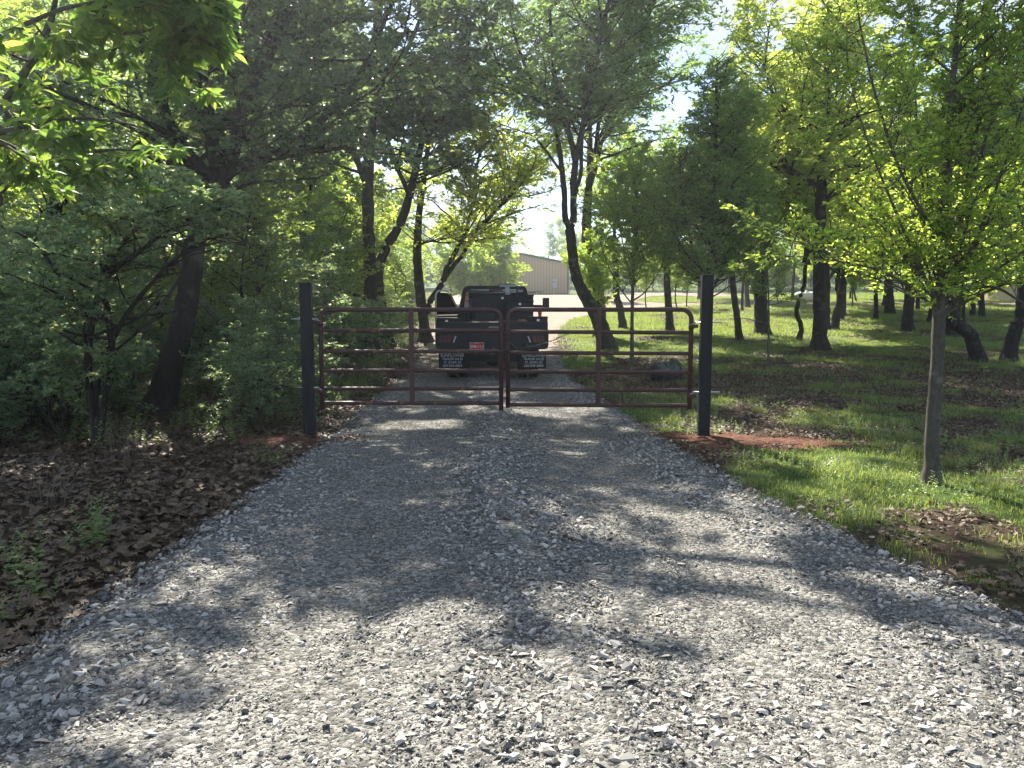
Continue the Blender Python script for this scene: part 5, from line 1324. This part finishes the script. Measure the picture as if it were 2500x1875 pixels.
def wheel(x, y, w=.23):
    Rm = Matrix.Translation((x, y, .395)) @ Matrix.Rotation(math.pi / 2, 4, 'Y')
    m = MB(); h = w / 2
    m.lathe([(.24, -h), (.34, -h), (.385, -h + .03), (.395, -h + .06), (.395, h - .06), (.385, h - .03), (.34, h), (.24, h)], 32, Rm, cap=False)
    for k in range(36):
        q = k * 2 * math.pi / 36
        for xx in (-.055, .055):
            m.box((x + xx, y + math.cos(q) * .398, .395 + math.sin(q) * .398), (.06, .035, .012), (q - math.pi / 2, 0, 0))
    o = m.build("wheel", M['rubber'], T)
    m = MB(); m.lathe([(.05, -.02), (.12, -.06), (.22, -.07), (.245, -h + .01), (.245, h - .01), (.2, .05), (.05, .03)], 24, Rm); m.build("rim", M['steel'], o)
for x, y in ((-.93, 1.0), (-.68, 1.0), (.93, 1.0), (.68, 1.0), (-.86, 4.75), (.86, 4.75)): wheel(x, y)
# boxes on the deck
def lidbox(c, d, name="toolbox", lid=.03):
    o = B(name, 'truck_black', [(c, (d[0], d[1], d[2]))], bevel=.012)
    B("lid", 'truck_black', [((c[0], c[1] - .01, c[2] + d[2] / 2 + lid / 2), (d[0] + .03, d[1] + .03, lid))], o, .008)
    B("latch", 'zinc', [((c[0], c[1] - d[1] / 2 - .012, c[2] + d[2] / 2 - .05), (.06, .02, .05))], o, .003)
    return o
lidbox((-.98, .60, 1.315), (.45, 1.1, .07), lid=.022)
o = lidbox((1.0, .42, 1.20), (.41, .75, .34), lid=.025)
lidbox((.20, 2.52, 1.575), (1.52, .5, .59), lid=.025)
lidbox((.62, 1.85, 1.50), (.64, .5, .44), lid=.03)
B("deck_clutter", 'truck_black', [((-.2, 1.7, 1.35), (.5, .3, .14)), ((-.72, 2.0, 1.42), (.3, .5, .28))], bevel=.02)
m = MB(); m.tube([(-.72 + .12 * math.cos(q), 1.4, 1.36 + .09 * math.sin(q)) for q in np.linspace(0, 2 * math.pi, 20, endpoint=False)], .022, 8, closed=True); m.build("hose_reel", M['rubber'], T)
B("amber_tag", 'amber', [((.66, .45, 1.315), (.17, .01, .028))])
# headache rack
def rack_outline(hb, ht, zb, zt, r):
    L_s = [(-hb, zb)]; ang = math.atan2(hb - ht, zt - zb)
    for q in np.linspace(0, 1, 7): L_s.append((-ht - r * .12 + r * (1 - math.cos(q * math.pi / 2)) , zt - r + r * math.sin(q * math.pi / 2)))
    return L_s + [(-a_, b_) for a_, b_ in reversed(L_s)]
m = MB(); out_ = rack_outline(.98, .80, 1.25, 2.13, .17); inn = rack_outline(.85, .69, 1.30, 2.045, .12); n = len(out_)
v = [(x, 2.80, z) for x, z in out_] + [(x, 2.80, z) for x, z in inn] + [(x, 2.90, z) for x, z in out_] + [(x, 2.90, z) for x, z in inn]
f = []
for i in range(n):
    j = (i + 1) % n
    f += [(i, j, n + j, n + i), (2 * n + i, 3 * n + i, 3 * n + j, 2 * n + j), (i, 2 * n + i, 2 * n + j, j), (n + i, n + j, 3 * n + j, 3 * n + i)]
m.add(v, f); m.build("headache_rack", M['truck_black'], T)
B("rack_crossbar", 'truck_black', [((.0, 2.83, 1.86), (1.6, .05, .035)), ((-.33, 2.83, 1.6), (.045, .05, .55)), ((.35, 2.83, 1.6), (.045, .05, .55))])
# cab
prof_ = [(3.02, .62), (3.02, 1.30), (3.05, 1.45), (3.22, 2.03), (3.32, 2.09), (4.5, 2.09), (4.62, 2.03), (5.15, 1.42), (6.35, 1.28), (6.42, 1.2), (6.45, .55)]
def cab_w(z): return .97 if z < 1.4 else .97 - (z - 1.4) * .33
m = MB(); n = len(prof_)
v = [(-cab_w(z), y, z) for y, z in prof_] + [(cab_w(z), y, z) for y, z in prof_]
f = [tuple(range(n)), tuple(reversed(range(n, 2 * n)))] + [(i, (i + 1) % n, n + (i + 1) % n, n + i) for i in range(n)]
m.add(v, f); m.build("cab", M['silver'], T, .03)
m = MB(); m.prism([(-.86, 1.40), (.86, 1.40), (.70, 2.04), (-.70, 2.04)], 3.10, 3.105)
o = m.build("rear_window", M['glass'], T); 
for vtx in o.data.vertices: vtx.co.y = 3.02 + (vtx.co.z - 1.45) / .58 * .17 + .03 - .022
for vtx in list(o.data.vertices)[4:]: vtx.co.y -= .01
B("brake_light_bar", 'white_lens', [((-.31, 3.155, 2.035), (.30, .03, .055))]); B("brake_light", 'red_lens', [((.02, 3.155, 2.035), (.34, .03, .05))]); B("cargo_light", 'white_lens', [((.29, 3.155, 2.035), (.16, .03, .05))])
for s, (p0, p1) in ((-1, (3.5, 4.5)), (1, (3.5, 4.5))):
    m = MB(); m.add([(s * .965, 3.55, 1.45), (s * .965, 5.0, 1.45), (s * .80, 4.5, 1.99), (s * .80, 3.5, 1.99)], [(0, 1, 2, 3)])
    o = m.build("side_window", M['glass'], T)
    for vtx in o.data.vertices: vtx.co.x += s * .012
m = MB(); m.tube([(.90, 4.7, 1.58), (1.2, 4.66, 1.60), (1.32, 4.66, 1.62)], .03, 8); m.box((1.10, 4.68, 1.615), (.32, .05, .085)); o = m.build("mirror_arm", M['trim'], T)
m = MB(); m.box((1.37, 4.66, 1.70), (.185, .09, .30)); o2 = m.build("mirror", M['trim'], T, .03)
m = MB(); m.box((1.37, 4.612, 1.70), (.14, .004, .24)); m.build("mirror_glass", M['trim'], o2)
# open driver's door
D_ = Matrix.Translation((-.97, 4.95, 0)) @ Matrix.Rotation(math.radians(-152 + 85), 4, 'Z')
dr = link("door", None, T); 
bpy.data.objects.remove(dr)
def door_poly(o_):
    return [(o_, .65 + o_), (1.12 - o_, .65 + o_), (1.12 - o_, 1.95 - o_), (1.05 - o_, 2.05 - o_), (.62, 2.06 - o_), (.42, 1.98 - o_), (.05 + o_, 1.42), (o_, 1.36)]
def dm(mb, name, mat, parent, bevel=0):
    o = mb.build(name, M[mat], parent, bevel); 
    for vtx in o.data.vertices: vtx.co = D_ @ vtx.co
    return o
# door hinge on the front pillar; local x runs backward along the door, y is its thickness
D_ = Matrix.Translation((-.97, 4.55, 0)) @ Matrix.Rotation(math.radians(-90 - 38), 4, 'Z')
m = MB(); m.prism([(0, .62), (1.0, .62), (1.0, 1.38), (0, 1.38)], -.04, .04); door = dm(m, "door", 'silver', T, .015)
m = MB(); m.prism([(.02, .66), (.96, .66), (.96, 1.36), (.02, 1.36)], .041, .075); dm(m, "door_liner", 'trim', door)
m = MB(); outl = [(.02, 1.385), (.40, 1.93), (.50, 2.0), (.62, 2.03), (.88, 2.03), (.96, 1.98), (1.0, 1.88), (1.0, 1.385)]
m.tube([(a_, 0, b_) for a_, b_ in outl], .019, 8); dm(m, "window_frame", 'silver', door)
m = MB(); inn2 = [(.07, 1.39), (.42, 1.91), (.52, 1.97), (.87, 1.98), (.94, 1.93), (.965, 1.86), (.965, 1.39)]; m.prism(inn2, -.003, .003); dm(m, "window", 'clearglass', door)
# cone standing in a corner of the bed
cx_, cy2 = (1141 - 1250) / 1850 * 18.9, 18.9
cn_ = empty("traffic_cone", (cx_, cy2, TZ0 + 1.30))
m = MB(); m.box((0, 0, .015), (.27, .27, .03)); m.build("base", M['orange'], cn_, .008)
def cr2(z): return .115 - .085 * (z / .66)
for (a_, b_, nm, mt) in ((.03, .28, "cone_body", 'orange'), (.28, .42, "band", 'cone_white'), (.42, .47, "cone_body", 'orange'), (.47, .56, "band", 'cone_white'), (.56, .66, "cone_tip", 'orange')):
    m = MB(); m.lathe([(cr2(a_), a_), (cr2(b_), b_)], 24, cap=(nm == "cone_tip")); m.build(nm, M[mt], cn_)
tag(cn_, "dirty orange traffic cone standing on the truck bed behind the cab", "cone")
cup = empty("plastic_cup", (TX0 + 1.045, TY0 + .25, TZ0 + 1.395))
m = MB(); m.lathe([(.032, 0), (.046, .115), (.044, .115), (.03, .006), (0, .006)], 24, cap=False); m.lathe([(0, 0), (.032, 0)], 24, cap=False); m.build("cup_body", M['red_cup'], cup)
m = MB(); m.lathe([(.046, .113), (.049, .116), (.049, .121), (.045, .121)], 24, cap=False); m.build("rim", M['red_cup'], cup)
tag(cup, "red plastic cup standing on the right toolbox of the truck", "cup")
cup.scale = (1.05, 1.05, 1.05)
wz = TZ0 + 2.205 - .33
we = empty("utility_vise", (TX0 + .33, 18.95, TZ0 + 1.895))
m = MB(); m.box((0, 0, .13), (.11, .1, .26)); m.box((0, -.02, .22), (.42, .12, .05)); m.build("body", M['steel'], we, .01)
m = MB(); m.tube([(-.26, -.03, .23), (-.22, -.04, .27), (.05, -.04, .275), (.2, -.04, .25)], .014, 8); m.build("handle", M['steel'], we)
m = MB(); m.box((-.02, -.055, .14), (.10, .012, .15)); m.build("jaw", M['white_lens'], we, .004)
tag(we, "grey metal vise clamped on the big bed toolbox behind the cab window", "vise")
wd = empty("machine_box", (TX0 + .66, 18.95, TZ0 + 1.875))
m = MB(); m.box((0, 0, .10), (.24, .22, .20)); m.build("casing", M['truck_black'], wd, .015)
m = MB(); m.tube([(-.1, 0, .2), (-.09, 0, .235), (.09, 0, .235), (.1, 0, .2)], .01, 8); m.build("handle", M['steel'], wd)
m = MB(); m.box((-.02, -.115, .12), (.13, .01, .05)); m.build("panel", M['steel'], wd, .003)
tag(wd, "small machine with a carrying handle on the bed toolbox, right of the vise", "machine")

# ------------------------------------------------------------------ sheds
S = empty("steel_shed", (5.75, 80, 3.0)); tag(S, "tan ribbed steel shed with green roof trim at the end of the drive", "shed")
SW, SX, EV, RG = 9.6, 4.8, 3.2, 4.12
def eave(x): return EV + (RG - EV) * (1 - abs(x + SX) / SX)
i = 0; x = 0.0
while x > -SW + .01:
    x2 = max(-SW, x - .3048)
    m = MB(); g = .018
    pts_ = [(x - g, 0), (x - g, eave(x - g) - .05), (x2 + g, eave(x2 + g) - .05), (x2 + g, 0)]
    m.prism(pts_, 0, .04); m.build("panel", M['tan'], S)
    m = MB(); m.prism([(x2 - g, 0), (x2 - g, eave(x2) - .05), (x2 + g, eave(x2) - .05), (x2 + g, 0)], -.028, .04); m.build("rib", M['tan_rib'], S)
    x = x2
m = MB(); m.prism([(0, 0), (0, EV - .06), (-SX, RG - .06), (-SW, EV - .06), (-SW, 0)], .045, 18); m.build("walls", M['tan'], S)
for s in (0, 1):
    m = MB(); a_, b_ = (.25, EV - .05 - .0), (-SX, RG + .0)
    if s: a_ = (-SW - .25, EV - .05)
    m.prism([(a_[0], a_[1]), (b_[0], b_[1]), (b_[0], b_[1] + .10), (a_[0], a_[1] + .10)], -.1, 18.2); m.build("roof_panel", M['roof'], S)
    m = MB(); m.prism([(a_[0], a_[1] - .14), (b_[0], b_[1] - .14), (b_[0], b_[1] + .03), (a_[0], a_[1] + .03)], -.13, -.101); m.build("rake_trim", M['roof'], S)
B("corner_trim", 'roof', [((.10, .0, EV / 2 - .05), (.18, .16, EV - .12))], S)
B("downspout", 'meter', [((.30, .1, EV / 2 - .1), (.08, .08, EV - .3))], S)
B("wall_lamp", 'white_lens', [((-4.35, -.12, 3.50), (.16, .18, .14))], S, .03)
mt = empty("meter_box", (4.42, 79.2, float(gz(4.42, 79.2))))
B("post", 'meter', [((0, .06, .35), (.10, .10, .8))], mt); B("cabinet", 'meter', [((0, 0, 1.06), (.42, .16, .86))], mt, .02); B("display", 'trim', [((-.08, -.085, 1.25), (.10, .01, .07)), ((.06, -.085, 1.25), (.10, .01, .07))], mt)
B("cabinet_lid", 'meter', [((0, -.01, 1.505), (.46, .22, .03))], mt)
tag(mt, "grey electric meter cabinet on a post in front of the tan shed", "meter box")
m = MB(); rg = RS(5)
for k in range(16): m.box((rg.uniform(-.8, .9), rg.uniform(-.2, .2), rg.uniform(.04, .18)), (rg.uniform(.4, 1.0), .09, .05), (rg.normal(0, .08), rg.normal(0, .12), rg.normal(0, .25)))
tag(m.build("scrap_heap", M['bark'], None, 0, (2.1, 78.8, 3.0)), "low dark pile of boards on the ground in front of the tan shed", "board pile")
tn = base_at(1968, 741); w0 = empty("storage_tank", (tn[0], tn[1], tn[2]))
m = MB(); m.lathe([(0, -.9), (.2, -.86), (.32, -.7), (.36, -.5), (.36, .5), (.32, .7), (.2, .86), (0, .9)], 20, Matrix.Translation((0, 0, .50)) @ Matrix.Rotation(math.pi / 2, 4, 'Y')); m.build("tank_body", M['white'], w0)
B("saddle", 'meter', [((-.5, 0, .1), (.1, .5, .2)), ((.5, 0, .1), (.1, .5, .2))], w0)
m = MB(); m.lathe([(.1, 0), (.1, .12), (0, .14)], 14, Matrix.Translation((0, 0, .84))); m.build("cap", M['white'], w0)
tag(w0, "white rounded tank gleaming between trunks beyond the field", "tank")
q = at(2462, 742, 62); S2 = empty("tan_outbuilding", (q[0], 62, q[2] - .4))
m = MB(); m.prism([(0, 0), (6, 0), (6, 3.4), (3.2, 3.4), (.35, 2.1)], 0, 5); m.build("walls", M['tan'], S2)
m = MB(); m.prism([(.1, 2.0), (3.2, 3.42), (6.2, 3.42), (6.2, 3.55), (3.15, 3.55), (.05, 2.15)], -.1, 5.1); m.build("roof", M['roof'], S2)
tag(S2, "tan outbuilding half seen through leaves at the right edge", "building")
# dry stems in the near left litter
rg = RS(88)
def stems(x, y, n, h, label):
    m = MB()
    for k in range(n):
        a_ = rg.uniform(0, 6.28); l_ = rg.uniform(.05, .45) * h; hh = rg.uniform(.4, 1) * h; bx_, by_ = rg.normal(0, .12, 2)
        m.tube([(bx_, by_, -.05), (bx_ + math.cos(a_) * l_ * .35, by_ + math.sin(a_) * l_ * .35, hh * .55), (bx_ + math.cos(a_) * l_, by_ + math.sin(a_) * l_, hh)], [.0022, .0016, .0008], 4)
    tag(m.build("dry_weed", M['twig'], None, 0, (x, y, float(gz(x, y)))), label, "dry weed")
q = base_at(300, 1150); stems(q[0], q[1], 34, .75, "clump of bare dry stems below the multi-stem understory tree")
q = base_at(120, 1260); stems(q[0], q[1], 22, .5, "sparse dry stems among fallen leaves near the left edge")
q = base_at(700, 1080); stems(q[0], q[1], 10, .3, "few dry stems beside the left clay patch")
